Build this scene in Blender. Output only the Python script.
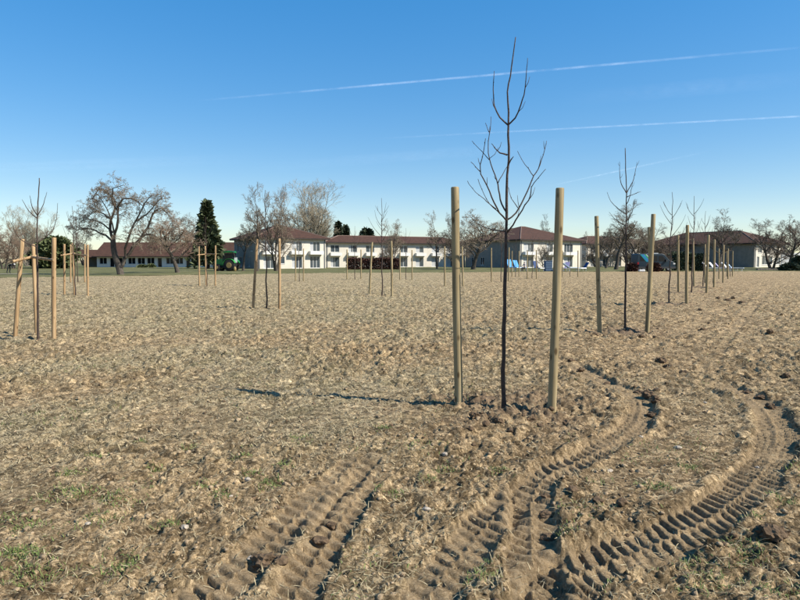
import bpy, bmesh, math, random
import numpy as np
from mathutils import Vector, Matrix

for o in list(bpy.data.objects):
    bpy.data.objects.remove(o)
SC = bpy.context.scene
COL = SC.collection
PI = math.pi
R = math.radians

# ------------------------------------------------------------------ camera
CAM_H = 1.6
F = 600.0                       # focal length in photograph pixels (800 wide)
PITCH = math.atan(40 / F)       # horizon at row 260 of 600
cam_d = bpy.data.cameras.new('camera')
cam = bpy.data.objects.new('camera', cam_d)
COL.objects.link(cam)
cam.location = (0, 0, CAM_H)
cam.rotation_euler = (PI / 2 - PITCH, 0, 0)
cam_d.sensor_width = 36
cam_d.lens = 27
cam_d.clip_start = 0.05
cam_d.clip_end = 200000
SC.camera = cam

# ------------------------------------------------------------------ light
SUN_EL = R(41)
SH = Vector((-0.9477, 0.3192, 0)).normalized()          # shadows fall this way
SUN = Vector((-SH.x * math.cos(SUN_EL), -SH.y * math.cos(SUN_EL), math.sin(SUN_EL)))
w = bpy.data.worlds.new('World')
SC.world = w
w.use_nodes = True
nt = w.node_tree
bg = nt.nodes['Background']
sky = nt.nodes.new('ShaderNodeTexSky')
sky.sky_type = 'NISHITA'
sky.sun_disc = False
sky.sun_elevation = SUN_EL
sky.sun_rotation = math.atan2(SUN.x, SUN.y)
sky.altitude = 100
sky.air_density = 1.0
sky.dust_density = 0.2
sky.ozone_density = 3.0
hs = nt.nodes.new('ShaderNodeHueSaturation')
hs.inputs['Hue'].default_value = 0.507
hs.inputs['Saturation'].default_value = 2.1
hs.inputs['Value'].default_value = 1.44
gm = nt.nodes.new('ShaderNodeGamma')
gm.inputs[1].default_value = 0.5
nt.links.new(sky.outputs[0], gm.inputs[0])
nt.links.new(gm.outputs[0], hs.inputs['Color'])
nt.links.new(hs.outputs[0], bg.inputs[0])
bg.inputs[1].default_value = 0.15
ld = bpy.data.lights.new('sun', 'SUN')
ld.energy = 5.0
ld.angle = R(0.53)
ld.color = (1.0, 0.94, 0.84)
sun = bpy.data.objects.new('sun', ld)
COL.objects.link(sun)
sun.rotation_euler = (-SUN).to_track_quat('-Z', 'Y').to_euler()
sun.location = (20, -10, 40)

SC.view_settings.view_transform = 'Standard'
SC.view_settings.look = 'None'
SC.view_settings.exposure = 0.75
SC.view_settings.gamma = 1
SC.view_settings.use_curve_mapping = False

rnd = random.Random(7)
rng = np.random.default_rng(7)


def px_dir(px, py):
    a = PITCH
    fx, r, u = F, px - 400, 300 - py
    return Vector((r, fx * math.cos(a) + u * math.sin(a), -fx * math.sin(a) + u * math.cos(a)))


def at(px, py, d):
    """point on the ray through a photograph pixel at ground distance y = d"""
    v = px_dir(px, py)
    v = v * (d / v.y)
    return Vector((v.x, v.y, v.z + CAM_H))


# ------------------------------------------------------------------ materials
ALB = 0.66


def new_mat(name):
    m = bpy.data.materials.new(name)
    m.use_nodes = True
    n = m.node_tree
    return m, n, n.nodes['Principled BSDF']


def mat(name, col, rough=0.8, var=0.15, scale=6.0, bump=0.0, bscale=None, spec=0.3, metal=0.0, stretch=None, col2=None):
    m, n, p = new_mat(name)
    p.inputs['Roughness'].default_value = rough
    p.inputs['Metallic'].default_value = metal
    p.inputs['Specular IOR Level'].default_value = spec
    tc = n.nodes.new('ShaderNodeTexCoord')
    mp = n.nodes.new('ShaderNodeMapping')
    n.links.new(tc.outputs['Object'], mp.inputs[0])
    if stretch:
        mp.inputs['Scale'].default_value = stretch
    ns = n.nodes.new('ShaderNodeTexNoise')
    ns.inputs['Scale'].default_value = scale
    ns.inputs['Detail'].default_value = 5
    n.links.new(mp.outputs[0], ns.inputs['Vector'])
    rp = n.nodes.new('ShaderNodeValToRGB')
    col = tuple(c * ALB for c in col)
    c2 = tuple(c * ALB for c in col2) if col2 else tuple(min(1, c * (1 + var)) for c in col)
    c1 = tuple(c * (1 - var) for c in col)
    rp.color_ramp.elements[0].color = (*c1, 1)
    rp.color_ramp.elements[1].color = (*c2, 1)
    rp.color_ramp.elements[0].position = 0.3
    rp.color_ramp.elements[1].position = 0.7
    n.links.new(ns.outputs[0], rp.inputs[0])
    n.links.new(rp.outputs[0], p.inputs['Base Color'])
    if bump:
        b = n.nodes.new('ShaderNodeBump')
        b.inputs['Strength'].default_value = bump
        b.inputs['Distance'].default_value = 0.02
        n2 = n.nodes.new('ShaderNodeTexNoise')
        n2.inputs['Scale'].default_value = bscale or scale * 3
        n2.inputs['Detail'].default_value = 4
        n.links.new(mp.outputs[0], n2.inputs['Vector'])
        n.links.new(n2.outputs[0], b.inputs['Height'])
        n.links.new(b.outputs[0], p.inputs['Normal'])
    return m


def soil_material():
    m, n, p = new_mat('tilled_soil')
    L = n.links.new
    p.inputs['Roughness'].default_value = 0.95
    p.inputs['Specular IOR Level'].default_value = 0.1
    geo = n.nodes.new('ShaderNodeNewGeometry')

    def noise(scale, detail=6, rough=0.6):
        q = n.nodes.new('ShaderNodeTexNoise')
        q.inputs['Scale'].default_value = scale
        q.inputs['Detail'].default_value = detail
        q.inputs['Roughness'].default_value = rough
        L(geo.outputs['Position'], q.inputs['Vector'])
        return q

    def ramp(src, stops, sc=1.0):
        q = n.nodes.new('ShaderNodeValToRGB')
        e = q.color_ramp.elements
        while len(e) < len(stops):
            e.new(0.5)
        for k, (pos, c) in enumerate(stops):
            e[k].position = pos
            e[k].color = (*[q_ * sc for q_ in c], 1)
        L(src, q.inputs[0])
        return q

    def mix(fac, a, b, typ='MIX'):
        q = n.nodes.new('ShaderNodeMix')
        q.data_type = 'RGBA'
        q.blend_type = typ
        if isinstance(fac, float):
            q.inputs[0].default_value = fac
        else:
            L(fac, q.inputs[0])
        L(a, q.inputs[6])
        if isinstance(b, tuple):
            q.inputs[7].default_value = (*b, 1)
        else:
            L(b, q.inputs[7])
        return q.outputs[2]

    fine = noise(60, 8, 0.8)
    soil = ramp(fine.outputs[0], [(0.28, (0.25, 0.172, 0.095)), (0.5, (0.49, 0.36, 0.21)), (0.72, (0.66, 0.515, 0.345))], 0.76)
    mid = noise(3.1, 5, 0.65)
    soil2 = ramp(mid.outputs[0], [(0.35, (0.80, 0.78, 0.75)), (0.65, (1.08, 1.06, 1.02))])
    c = mix(1.0, soil.outputs[0], soil2.outputs[0], 'MULTIPLY')
    wob = noise(7, 3, 0.6)
    dis = n.nodes.new('ShaderNodeVectorMath')
    dis.operation = 'MULTIPLY_ADD'
    dis.inputs[1].default_value = (0.16, 0.16, 0.16)
    L(wob.outputs['Color'], dis.inputs[0])
    L(geo.outputs['Position'], dis.inputs[2])

    def cells(scale, lo, hi):
        vo = n.nodes.new('ShaderNodeTexVoronoi')
        vo.inputs['Scale'].default_value = scale
        L(dis.outputs[0], vo.inputs['Vector'])
        sp = n.nodes.new('ShaderNodeSeparateColor')
        L(vo.outputs['Color'], sp.inputs[0])
        return ramp(sp.outputs[0], [(0.0, lo), (1.0, hi)]).outputs[0]
    pk = n.nodes.new('ShaderNodeAttribute')
    pk.attribute_name = 'packed'
    loose = n.nodes.new('ShaderNodeMath')
    loose.operation = 'MULTIPLY_ADD'
    loose.inputs[1].default_value = -0.8
    loose.inputs[2].default_value = 1.0
    L(pk.outputs['Fac'], loose.inputs[0])
    cell_a = cells(11, (0.48, 0.46, 0.43), (1.36, 1.35, 1.32))
    cell_c = cells(85, (0.52, 0.51, 0.49), (1.36, 1.36, 1.36))
    cell_b = cells(34, (0.50, 0.49, 0.47), (1.36, 1.36, 1.36))
    # weathered straw and dead grass worked into the tilth away from the ruts
    vx = n.nodes.new('ShaderNodeAttribute')
    vx.attribute_name = 'litter'
    chaff = noise(75, 7, 0.8)
    chaff_c = ramp(chaff.outputs[0], [(0.30, (0.22, 0.175, 0.095)), (0.5, (0.48, 0.385, 0.235)), (0.68, (0.72, 0.605, 0.40))], 0.76)
    c = mix(vx.outputs['Fac'], c, chaff_c.outputs[0])
    c = mix(loose.outputs[0], c, cell_a, 'MULTIPLY')
    c = mix(loose.outputs[0], c, cell_b, 'MULTIPLY')
    c = mix(loose.outputs[0], c, cell_c, 'MULTIPLY')
    # thin green regrowth
    gr = noise(1.6, 8, 0.78)
    gmask = ramp(gr.outputs[0], [(0.47, (0, 0, 0)), (0.72, (0.6, 0.6, 0.6))])
    gmul = n.nodes.new('ShaderNodeMath')
    gmul.operation = 'MULTIPLY'
    L(gmask.outputs[0], gmul.inputs[0])
    L(vx.outputs['Fac'], gmul.inputs[1])
    c = mix(gmul.outputs[0], c, (0.115, 0.115, 0.045))
    # freshly dug, still moist soil round the plantings
    dg = n.nodes.new('ShaderNodeAttribute')
    dg.attribute_name = 'dug'
    dugn = ramp(fine.outputs[0], [(0.3, (0.13, 0.083, 0.05)), (0.7, (0.36, 0.26, 0.175))], 0.76)
    c = mix(dg.outputs['Fac'], c, dugn.outputs[0])
    L(c, p.inputs['Base Color'])
    b1 = n.nodes.new('ShaderNodeBump')
    b1.inputs['Strength'].default_value = 0.9
    b1.inputs['Distance'].default_value = 0.03
    nb = noise(48, 10, 0.8)
    L(nb.outputs[0], b1.inputs['Height'])
    b2 = n.nodes.new('ShaderNodeBump')
    b2.inputs['Strength'].default_value = 0.7
    b2.inputs['Distance'].default_value = 0.05
    nb2 = noise(9, 6, 0.65)
    L(nb2.outputs[0], b2.inputs['Height'])
    L(b1.outputs[0], b2.inputs['Normal'])
    L(b2.outputs[0], p.inputs['Normal'])
    return m


def lawn_material():
    m, n, p = new_mat('winter_lawn')
    L = n.links.new
    p.inputs['Roughness'].default_value = 0.9
    p.inputs['Specular IOR Level'].default_value = 0.1
    geo = n.nodes.new('ShaderNodeNewGeometry')
    a = n.nodes.new('ShaderNodeTexNoise')
    a.inputs['Scale'].default_value = 0.35
    a.inputs['Detail'].default_value = 9
    a.inputs['Roughness'].default_value = 0.75
    L(geo.outputs['Position'], a.inputs['Vector'])
    r = n.nodes.new('ShaderNodeValToRGB')
    e = r.color_ramp.elements
    e[0].position, e[0].color = 0.33, (0.064, 0.0704, 0.0256, 1)
    e[1].position, e[1].color = 0.7, (0.2304, 0.1984, 0.1088, 1)
    k = e.new(0.52)
    k.color = (0.1216, 0.1184, 0.0512, 1)
    L(a.outputs[0], r.inputs[0])
    L(r.outputs[0], p.inputs['Base Color'])
    b = n.nodes.new('ShaderNodeBump')
    b.inputs['Distance'].default_value = 0.08
    b.inputs['Strength'].default_value = 0.8
    c = n.nodes.new('ShaderNodeTexNoise')
    c.inputs['Scale'].default_value = 12
    L(geo.outputs['Position'], c.inputs['Vector'])
    L(c.outputs[0], b.inputs['Height'])
    L(b.outputs[0], p.inputs['Normal'])
    return m


def stake_material(name, base, dark, pale):
    base, dark, pale = (tuple(c * 0.74 for c in q) for q in (base, dark, pale))
    m, n, p = new_mat(name)
    L = n.links.new
    p.inputs['Roughness'].default_value = 0.75
    p.inputs['Specular IOR Level'].default_value = 0.25
    tc = n.nodes.new('ShaderNodeTexCoord')
    oi = n.nodes.new('ShaderNodeObjectInfo')
    mp = n.nodes.new('ShaderNodeMapping')
    mp.inputs['Scale'].default_value = (26, 26, 1.3)
    add = n.nodes.new('ShaderNodeVectorMath')
    add.operation = 'ADD'
    L(tc.outputs['Object'], add.inputs[0])
    cx = n.nodes.new('ShaderNodeCombineXYZ')
    ml = n.nodes.new('ShaderNodeMath')
    ml.operation = 'MULTIPLY'
    ml.inputs[1].default_value = 20
    L(oi.outputs['Random'], ml.inputs[0])
    for k in range(3):
        L(ml.outputs[0], cx.inputs[k])
    L(cx.outputs[0], add.inputs[1])
    L(add.outputs[0], mp.inputs[0])
    g = n.nodes.new('ShaderNodeTexNoise')
    g.inputs['Scale'].default_value = 1.0
    g.inputs['Detail'].default_value = 6
    L(mp.outputs[0], g.inputs['Vector'])
    r = n.nodes.new('ShaderNodeValToRGB')
    e = r.color_ramp.elements
    e[0].position, e[0].color = 0.3, (*dark, 1)
    e[1].position, e[1].color = 0.72, (*pale, 1)
    k = e.new(0.5)
    k.color = (*base, 1)
    L(g.outputs[0], r.inputs[0])
    # knots
    mk = n.nodes.new('ShaderNodeMapping')
    mk.inputs['Scale'].default_value = (9, 9, 4)
    L(add.outputs[0], mk.inputs[0])
    v = n.nodes.new('ShaderNodeTexVoronoi')
    v.inputs['Scale'].default_value = 1.0
    L(mk.outputs[0], v.inputs['Vector'])
    kr = n.nodes.new('ShaderNodeValToRGB')
    kr.color_ramp.elements[0].position, kr.color_ramp.elements[0].color = 0.10, (0.35, 0.3, 0.25, 1)
    kr.color_ramp.elements[1].position, kr.color_ramp.elements[1].color = 0.2, (1, 1, 1, 1)
    L(v.outputs['Distance'], kr.inputs[0])
    mx = n.nodes.new('ShaderNodeMix')
    mx.data_type = 'RGBA'
    mx.blend_type = 'MULTIPLY'
    mx.inputs[0].default_value = 1
    L(r.outputs[0], mx.inputs[6])
    L(kr.outputs[0], mx.inputs[7])
    L(mx.outputs[2], p.inputs['Base Color'])
    b = n.nodes.new('ShaderNodeBump')
    b.inputs['Strength'].default_value = 0.5
    b.inputs['Distance'].default_value = 0.004
    L(g.outputs[0], b.inputs['Height'])
    L(b.outputs[0], p.inputs['Normal'])
    return m


def roof_material():
    m, n, p = new_mat('clay_roof_tiles')
    L = n.links.new
    p.inputs['Roughness'].default_value = 0.85
    p.inputs['Specular IOR Level'].default_value = 0.2
    tc = n.nodes.new('ShaderNodeTexCoord')
    a = n.nodes.new('ShaderNodeTexNoise')
    a.inputs['Scale'].default_value = 1.7
    a.inputs['Detail'].default_value = 8
    a.inputs['Roughness'].default_value = 0.75
    L(tc.outputs['Object'], a.inputs['Vector'])
    r = n.nodes.new('ShaderNodeValToRGB')
    e = r.color_ramp.elements
    e[0].position, e[0].color = 0.3, (0.040, 0.021, 0.014, 1)
    e[1].position, e[1].color = 0.7, (0.092, 0.046, 0.030, 1)
    L(a.outputs[0], r.inputs[0])
    L(r.outputs[0], p.inputs['Base Color'])
    br = n.nodes.new('ShaderNodeTexWave')
    br.bands_direction = 'Z'
    br.inputs['Scale'].default_value = 2.4
    L(tc.outputs['Object'], br.inputs['Vector'])
    b = n.nodes.new('ShaderNodeBump')
    b.inputs['Distance'].default_value = 0.04
    L(br.outputs[0], b.inputs['Height'])
    L(b.outputs[0], p.inputs['Normal'])
    return m


def glass_material(name, col=(0.012, 0.014, 0.017), spec=0.25):
    m, n, p = new_mat(name)
    p.inputs['Base Color'].default_value = (*col, 1)
    p.inputs['Roughness'].default_value = 0.1
    p.inputs['Specular IOR Level'].default_value = spec
    return m


M = {
    'soil': soil_material(),
    'lawn': lawn_material(),
    'stake_green': stake_material('impregnated_pine', (0.37, 0.285, 0.15), (0.22, 0.165, 0.085), (0.50, 0.40, 0.23)),
    'stake_fresh': stake_material('fresh_peeled_pine', (0.45, 0.295, 0.15), (0.28, 0.175, 0.085), (0.58, 0.41, 0.23)),
    'clod': mat('shadow_dark_clod', (0.17, 0.115, 0.07), 0.95, 0.4, 20, 0.8, 40, 0.1),  # soil brown set dark, painting in the shadow on the lumps
    'clod_dry': mat('dry_clod', (0.44, 0.325, 0.20), 0.95, 0.35, 25, 0.8, 50, 0.1),
    'stone': mat('limestone', (0.56, 0.47, 0.36), 0.8, 0.15, 14, 0.4, 40),
    'straw': mat('dead_grass', (0.24, 0.185, 0.09), 0.85, 0.2, 45.0, spec=0.2, col2=(0.72, 0.60, 0.37)),
    'grass': mat('fresh_grass', (0.12, 0.16, 0.045), 0.7, 0.3, 40.0, spec=0.25, col2=(0.28, 0.36, 0.10)),
    'bark_young': mat('young_bark', (0.085, 0.058, 0.045), 0.7, 0.35, 18, 0.4, 60),
    'bark_old': mat('old_bark', (0.115, 0.095, 0.075), 0.9, 0.35, 5, 0.6, 14),
    'bark_grey': mat('grey_bark', (0.20, 0.175, 0.14), 0.9, 0.3, 5, 0.5, 14),
    'twig': mat('brown_twigs', (0.26, 0.205, 0.145), 0.85, 0.3, 2),
    'twig_red': mat('reddish_twigs', (0.28, 0.20, 0.14), 0.85, 0.3, 2),
    'twig_pale': mat('pale_twigs', (0.38, 0.32, 0.22), 0.85, 0.25, 2),
    'needles': mat('pine_needles', (0.065, 0.085, 0.045), 0.8, 0.4, 3),
    'needles_conifer': mat('conifer_needles', (0.10, 0.12, 0.055), 0.8, 0.45, 3),
    'needles_green': mat('cypress_leaf', (0.13, 0.155, 0.06), 0.8, 0.4, 3),
    'leaf_red': mat('copper_leaf', (0.11, 0.048, 0.033), 0.8, 0.4, 3),
    'roof': roof_material(),
    'hipcap': mat('ridge_tile', (0.28, 0.19, 0.15), 0.85, 0.2, 3),
    'fascia': mat('dark_fascia', (0.055, 0.04, 0.035), 0.7, 0.2, 2),
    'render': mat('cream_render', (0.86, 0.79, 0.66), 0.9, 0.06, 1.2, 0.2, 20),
    'white': mat('white_paint', (0.95, 0.93, 0.87), 0.7, 0.04, 2),
    'slate': mat('grey_wall', (0.35, 0.32, 0.27), 0.8, 0.12, 1.5),  # plain grey, darker than the front render, for left and back walls
    'frame': mat('grey_window_frame', (0.20, 0.21, 0.22), 0.5, 0.1, 3),
    'glass': glass_material('window_glass', (0.05, 0.065, 0.075), 0.7),
    'glass_dark': glass_material('dark_glass'),
    'curtain': mat('net_curtain', (0.62, 0.63, 0.62), 0.9, 0.15, 6),
}


# ------------------------------------------------------------------ object helpers
def tag(o, label, cat, group=None, kind=None):
    if label:
        o['label'] = label
    if cat:
        o['category'] = cat
    if group:
        o['group'] = group
    if kind:
        o['kind'] = kind
    return o


def link_mesh(name, me, m=None, parent=None, smooth=False):
    o = bpy.data.objects.new(name, me)
    COL.objects.link(o)
    if m is not None:
        for mm in (m if isinstance(m, (list, tuple)) else [m]):
            me.materials.append(M[mm] if isinstance(mm, str) else mm)
    if smooth:
        me.polygons.foreach_set('use_smooth', [True] * len(me.polygons))
    if parent is not None:
        o.parent = parent
    return o


def empty(name, loc, rz=0.0, label=None, cat=None, group=None):
    o = bpy.data.objects.new(name, None)
    o.empty_display_size = 0.2
    COL.objects.link(o)
    o.location = loc
    o.rotation_euler = (0, 0, rz)
    tag(o, label, cat, group)
    return o


def copy_tree(o, parent=None):
    c = o.copy()
    COL.objects.link(c)
    c.parent = parent
    for ch in [q for q in o.children]:
        copy_tree(ch, c)
    return c


class MB:
    """collects verts and faces; build() links them as one mesh object"""

    def __init__(s):
        s.v, s.f = [], []

    def face(s, pts):
        b = len(s.v)
        s.v += [tuple(p) for p in pts]
        s.f.append(tuple(range(b, b + len(pts))))

    def box(s, x0, x1, y0, y1, z0, z1):
        b = len(s.v)
        s.v += [(x, y, z) for z in (z0, z1) for x, y in ((x0, y0), (x1, y0), (x1, y1), (x0, y1))]
        for f in ((3, 2, 1, 0), (4, 5, 6, 7), (0, 1, 5, 4), (1, 2, 6, 5), (2, 3, 7, 6), (3, 0, 4, 7)):
            s.f.append(tuple(b + i for i in f))
        return s

    def tube(s, pts, rads, n=6, cap=True):
        pts = [Vector(p) for p in pts]
        b = len(s.v)
        k = len(pts)
        ref = None
        for i, p in enumerate(pts):
            t = (pts[min(i + 1, k - 1)] - pts[max(i - 1, 0)])
            if t.length < 1e-9:
                t = Vector((0, 0, 1))
            t.normalize()
            if ref is None:
                ref = Vector((1, 0, 0)) if abs(t.x) < 0.8 else Vector((0, 1, 0))
            u = (ref - t * ref.dot(t))
            if u.length < 1e-6:
                u = t.orthogonal()
            u.normalize()
            ref = u
            w_ = t.cross(u)
            r = rads[i] if hasattr(rads, '__len__') else rads
            for j in range(n):
                a = 2 * PI * j / n
                q = p + u * (r * math.cos(a)) + w_ * (r * math.sin(a))
                s.v.append((q.x, q.y, q.z))
        for i in range(k - 1):
            for j in range(n):
                a0 = b + i * n + j
                a1 = b + i * n + (j + 1) % n
                s.f.append((a0, a1, a1 + n, a0 + n))
        if cap:
            s.f.append(tuple(b + (k - 1) * n + j for j in range(n)))
            s.f.append(tuple(b + n - 1 - j for j in range(n)))
        return s

    def prism(s, prof, y0, y1, axis='y'):
        """profile of (x, z) extruded along y"""
        b = len(s.v)
        n = len(prof)
        s.v += [(x, y0, z) for x, z in prof] + [(x, y1, z) for x, z in prof]
        s.f.append(tuple(b + i for i in range(n)))
        s.f.append(tuple(b + n + n - 1 - i for i in range(n)))
        for i in range(n):
            j = (i + 1) % n
            s.f.append((b + i, b + n + i, b + n + j, b + j))
        return s

    def mesh(s, name):
        me = bpy.data.meshes.new(name)
        me.from_pydata(s.v, [], s.f)
        me.update()
        return me

    def build(s, name, m, parent=None, smooth=False, bevel=0):
        o = link_mesh(name, s.mesh(name), m, parent, smooth)
        if bevel:
            bv = o.modifiers.new('bevel', 'BEVEL')
            bv.width = bevel
            bv.segments = 2
        return o


# ------------------------------------------------------------------ terrain
STAKE_H = 2.35


def by_height(px0, py0, px1, py1, H=STAKE_H):
    """ground point of an upright of known height from its foot and its top"""
    a, b = px_dir(px0, py0), px_dir(px1, py1)
    d = H / (b.z / b.y - a.z / a.y)
    return Vector((a.x / a.y * d, d, CAM_H + a.z / a.y * d))


# plantings: stakes as (foot px, foot py, top px, top py)
SETS = {
    'main': dict(stakes=[(459, 407, 455, 187), (551.5, 414.5, 560, 188)], tree=(504, 408)),
    'A': dict(stakes=[(15, 338, 22.3, 239), (54, 343, 54, 237.5)], tree=(38, 341)),
    'K': dict(stakes=[(599.5, 331, 596.5, 216), (647, 333, 653.5, 214)], tree=(625, 329)),
    'L': dict(stakes=[(651, 302, 649, 227), (686.5, 303, 687.5, 225)], tree=(669, 302)),
    'M': dict(stakes=[(678.5, 291, 678, 235.5), (706.5, 292.5, 708.5, 235)], tree=(691.5, 291)),
    'N': dict(stakes=[(694, 286, 693, 238.5), (714, 287, 714.5, 239.5)], tree=(703, 286)),
    'O': dict(stakes=[(705, 282.5, 705, 244), (723, 282.5, 723.7, 245)], tree=(713, 282)),
    'P': dict(stakes=[(719, 278.5, 719, 248.5), (728, 278.5, 728.2, 248.5)], tree=(723.5, 278.5)),
    'Q': dict(stakes=[(727, 276.5, 727, 251), (732.5, 276.5, 732.8, 251)], tree=(730, 276.5)),
    'E': dict(stakes=[(253, 308.2, 257, 239), (279.5, 309, 279.3, 238.6)], tree=(266.5, 309)),
    'F': dict(stakes=[(369.5, 294.5, 372, 242), (392, 295.5, 391.3, 241)], tree=(382, 295)),
    'G': dict(stakes=[(444.7, 286.5, 444.5, 246.5), (463, 287, 462, 246.5)], tree=(453, 287)),
    'H': dict(stakes=[(491.5, 281, 491.3, 248), (508.5, 281, 509, 247.5)], tree=(501, 281)),
    'B': dict(stakes=[(64.3, 296, 64.3, 244), (88, 297, 87.6, 244.5)], tree=(75.5, 296)),
    'C': dict(stakes=[(70.6, 281, 70.6, 244.5), (84.8, 281, 84.8, 244)], tree=(78, 281)),
    'D': dict(stakes=[(199.5, 286, 199, 246.5), (215.3, 286, 215.5, 245.5)], tree=(207, 286)),
    'I': dict(stakes=[(536.5, 279, 536.3, 250), (527.3, 279, 527.3, 250)], tree=(532, 279)),
    'J': dict(stakes=[(295.5, 281, 295.5, 248.5), (303.5, 281, 303.5, 248.5)], tree=(299.5, 281)),
    'S': dict(stakes=[(347, 279, 347, 249.5), (361, 279, 361, 249.5)], tree=(355, 279)),
    'T': dict(stakes=[(562.5, 277, 562.5, 250.5), (578, 276.5, 578, 250.5)], tree=(570, 277)),
    'U': dict(stakes=[(512, 276.5, 512, 251), (519, 276.5, 519, 251)], tree=(515.5, 276.5)),
    'V': dict(stakes=[(400, 280, 400, 250), (412, 280, 412, 250)], tree=(406, 280)),
}
ctrl = []
for k, s in SETS.items():
    s['pts'] = [by_height(*q) for q in s['stakes']]
    dm = sum(p.y for p in s['pts']) / len(s['pts'])
    drop = [q[1] - 260 for q in s['stakes']]
    dmean = sum(drop) / len(drop)
    s['pts'] = [at(q[0], q[1], dm * dmean / dr) for q, dr in zip(s['stakes'], drop)]
    a, b = s['pts'][0], s['pts'][-1]
    tx, ty = s['tree']
    f_ = (tx - s['stakes'][0][0]) / (s['stakes'][-1][0] - s['stakes'][0][0])
    d = a.y + (b.y - a.y) * f_
    s['d'] = d
    s['foot'] = at(tx, ty, d)
    ctrl.append(((a + b) / 2))
for x in (-4, 0, 4):
    ctrl.append(Vector((x, 2.5, 0)))
for x in range(-90, 100, 18):
    ctrl.append(Vector((x, 85, 0)))
    ctrl.append(Vector((x, 72, 0.0)))
CT = np.array([[c.x, c.y, c.z] for c in ctrl])


def base_z(x, y):
    x = np.asarray(x, float)
    y = np.asarray(y, float)
    num = np.zeros_like(x)
    den = np.full_like(x, 0.004)
    for cx, cy, cz in CT:
        s2 = 2 * (2.2 + 0.13 * cy) ** 2
        wgt = np.exp(-((x - cx) ** 2 + (y - cy) ** 2) / s2)
        num += wgt * cz
        den += wgt
    return num / den


def gz(x, y):
    return float(base_z(np.array([x]), np.array([y]))[0])


def gpt(px, py):
    v = px_dir(px, py)
    z = 0.0
    for _ in range(12):
        t = (z - CAM_H) / v.z
        z = gz(v.x * t, v.y * t)
    return Vector((v.x * t, v.y * t, z))


GT = rng.normal(size=(256, 256, 2))
GT /= np.linalg.norm(GT, axis=2)[..., None]


def gn(x, y, sx=0, sy=0):
    ix, iy = np.floor(x).astype(int), np.floor(y).astype(int)
    fx, fy = x - ix, y - iy
    u, v = fx * fx * fx * (fx * (fx * 6 - 15) + 10), fy * fy * fy * (fy * (fy * 6 - 15) + 10)

    def g(dx, dy):
        q = GT[(ix + dx + sx) & 255, (iy + dy + sy) & 255]
        return q[..., 0] * (fx - dx) + q[..., 1] * (fy - dy)
    return (g(0, 0) * (1 - u) + g(1, 0) * u) * (1 - v) + (g(0, 1) * (1 - u) + g(1, 1) * u) * v


RT = rng.random((256, 256, 3))


def clods(x, y, f, sx=0, sy=0):
    """discrete rounded lumps, one per jittered cell"""
    x, y = x * f, y * f
    ix, iy = np.floor(x).astype(int), np.floor(y).astype(int)
    best = np.zeros_like(x)
    for dx in (-1, 0, 1):
        for dy in (-1, 0, 1):
            q = RT[(ix + dx + sx) & 255, (iy + dy + sy) & 255]
            ex, ey = x - (ix + dx + q[..., 0]), y - (iy + dy + q[..., 1])
            r = 0.45 + 0.5 * q[..., 2]
            best = np.maximum(best, q[..., 2] ** 1.3 * np.sqrt(np.clip(1 - (ex * ex + ey * ey) / (r * r), 0, 1)))
    return best


# wheel ruts: centre line in photograph pixels on the ground, half width in metres, depth
TRACKS = [
    ([(150, 632), (205, 598), (262, 550), (312, 503), (348, 471), (372, 450)], 0.15, 0.036, 0.11),
    ([(270, 650), (290, 604), (322, 548), (346, 511), (366, 480), (380, 462)], 0.13, 0.048, 0.11),
    ([(400, 650), (425, 605), (455, 562), (485, 526), (510, 499), (528, 481)], 0.16, 0.036, 0.11),
    ([(536, 660), (534, 604), (533, 560), (532, 520), (533, 494), (546, 474), (572, 461), (604, 444),
      (630, 425), (641, 407), (633, 393), (612, 384), (590, 373), (566, 361)], 0.15, 0.052, 0.105),
    ([(532, 620), (566, 580), (596, 563), (640, 547), (676, 532), (724, 506), (756, 477), (774, 450),
      (776, 426), (762, 404), (738, 391), (706, 382)], 0.18, 0.056, 0.095),
    ([(560, 366), (520, 352), (470, 342)], 0.10, 0.014, 0.12),
    ([(510, 372), (545, 350), (590, 335), (640, 322)], 0.10, 0.014, 0.12),
    ([(620, 362), (668, 338), (706, 318), (742, 300), (757, 286)], 0.14, 0.026, 0.13),
    ([(705, 380), (716, 352), (735, 325), (756, 303), (768, 288)], 0.14, 0.026, 0.13),
]


def dense(pts, step):
    P_ = [Vector(p) for p in pts]
    out = []
    n = len(P_)
    for i in range(n - 1):
        p0, p1, p2, p3 = P_[max(i - 1, 0)], P_[i], P_[i + 1], P_[min(i + 2, n - 1)]
        k = max(2, int((p2 - p1).length / step))
        for j in range(k):
            t = j / k
            out.append(0.5 * ((2 * p1) + (-p0 + p2) * t + (2 * p0 - 5 * p1 + 4 * p2 - p3) * t * t
                              + (-p0 + 3 * p1 - 3 * p2 + p3) * t ** 3))
    out.append(P_[-1])
    return out


TRK = []
for pts, hw, dep, pitch in TRACKS:
    line = dense([gpt(*p).xy for p in pts], 0.07)
    TRK.append((np.array([[p[0], p[1]] for p in line]), hw, dep, pitch))


def sst(a, b, x):
    t = np.clip((x - a) / (b - a), 0, 1)
    return t * t * (3 - 2 * t)


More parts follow.
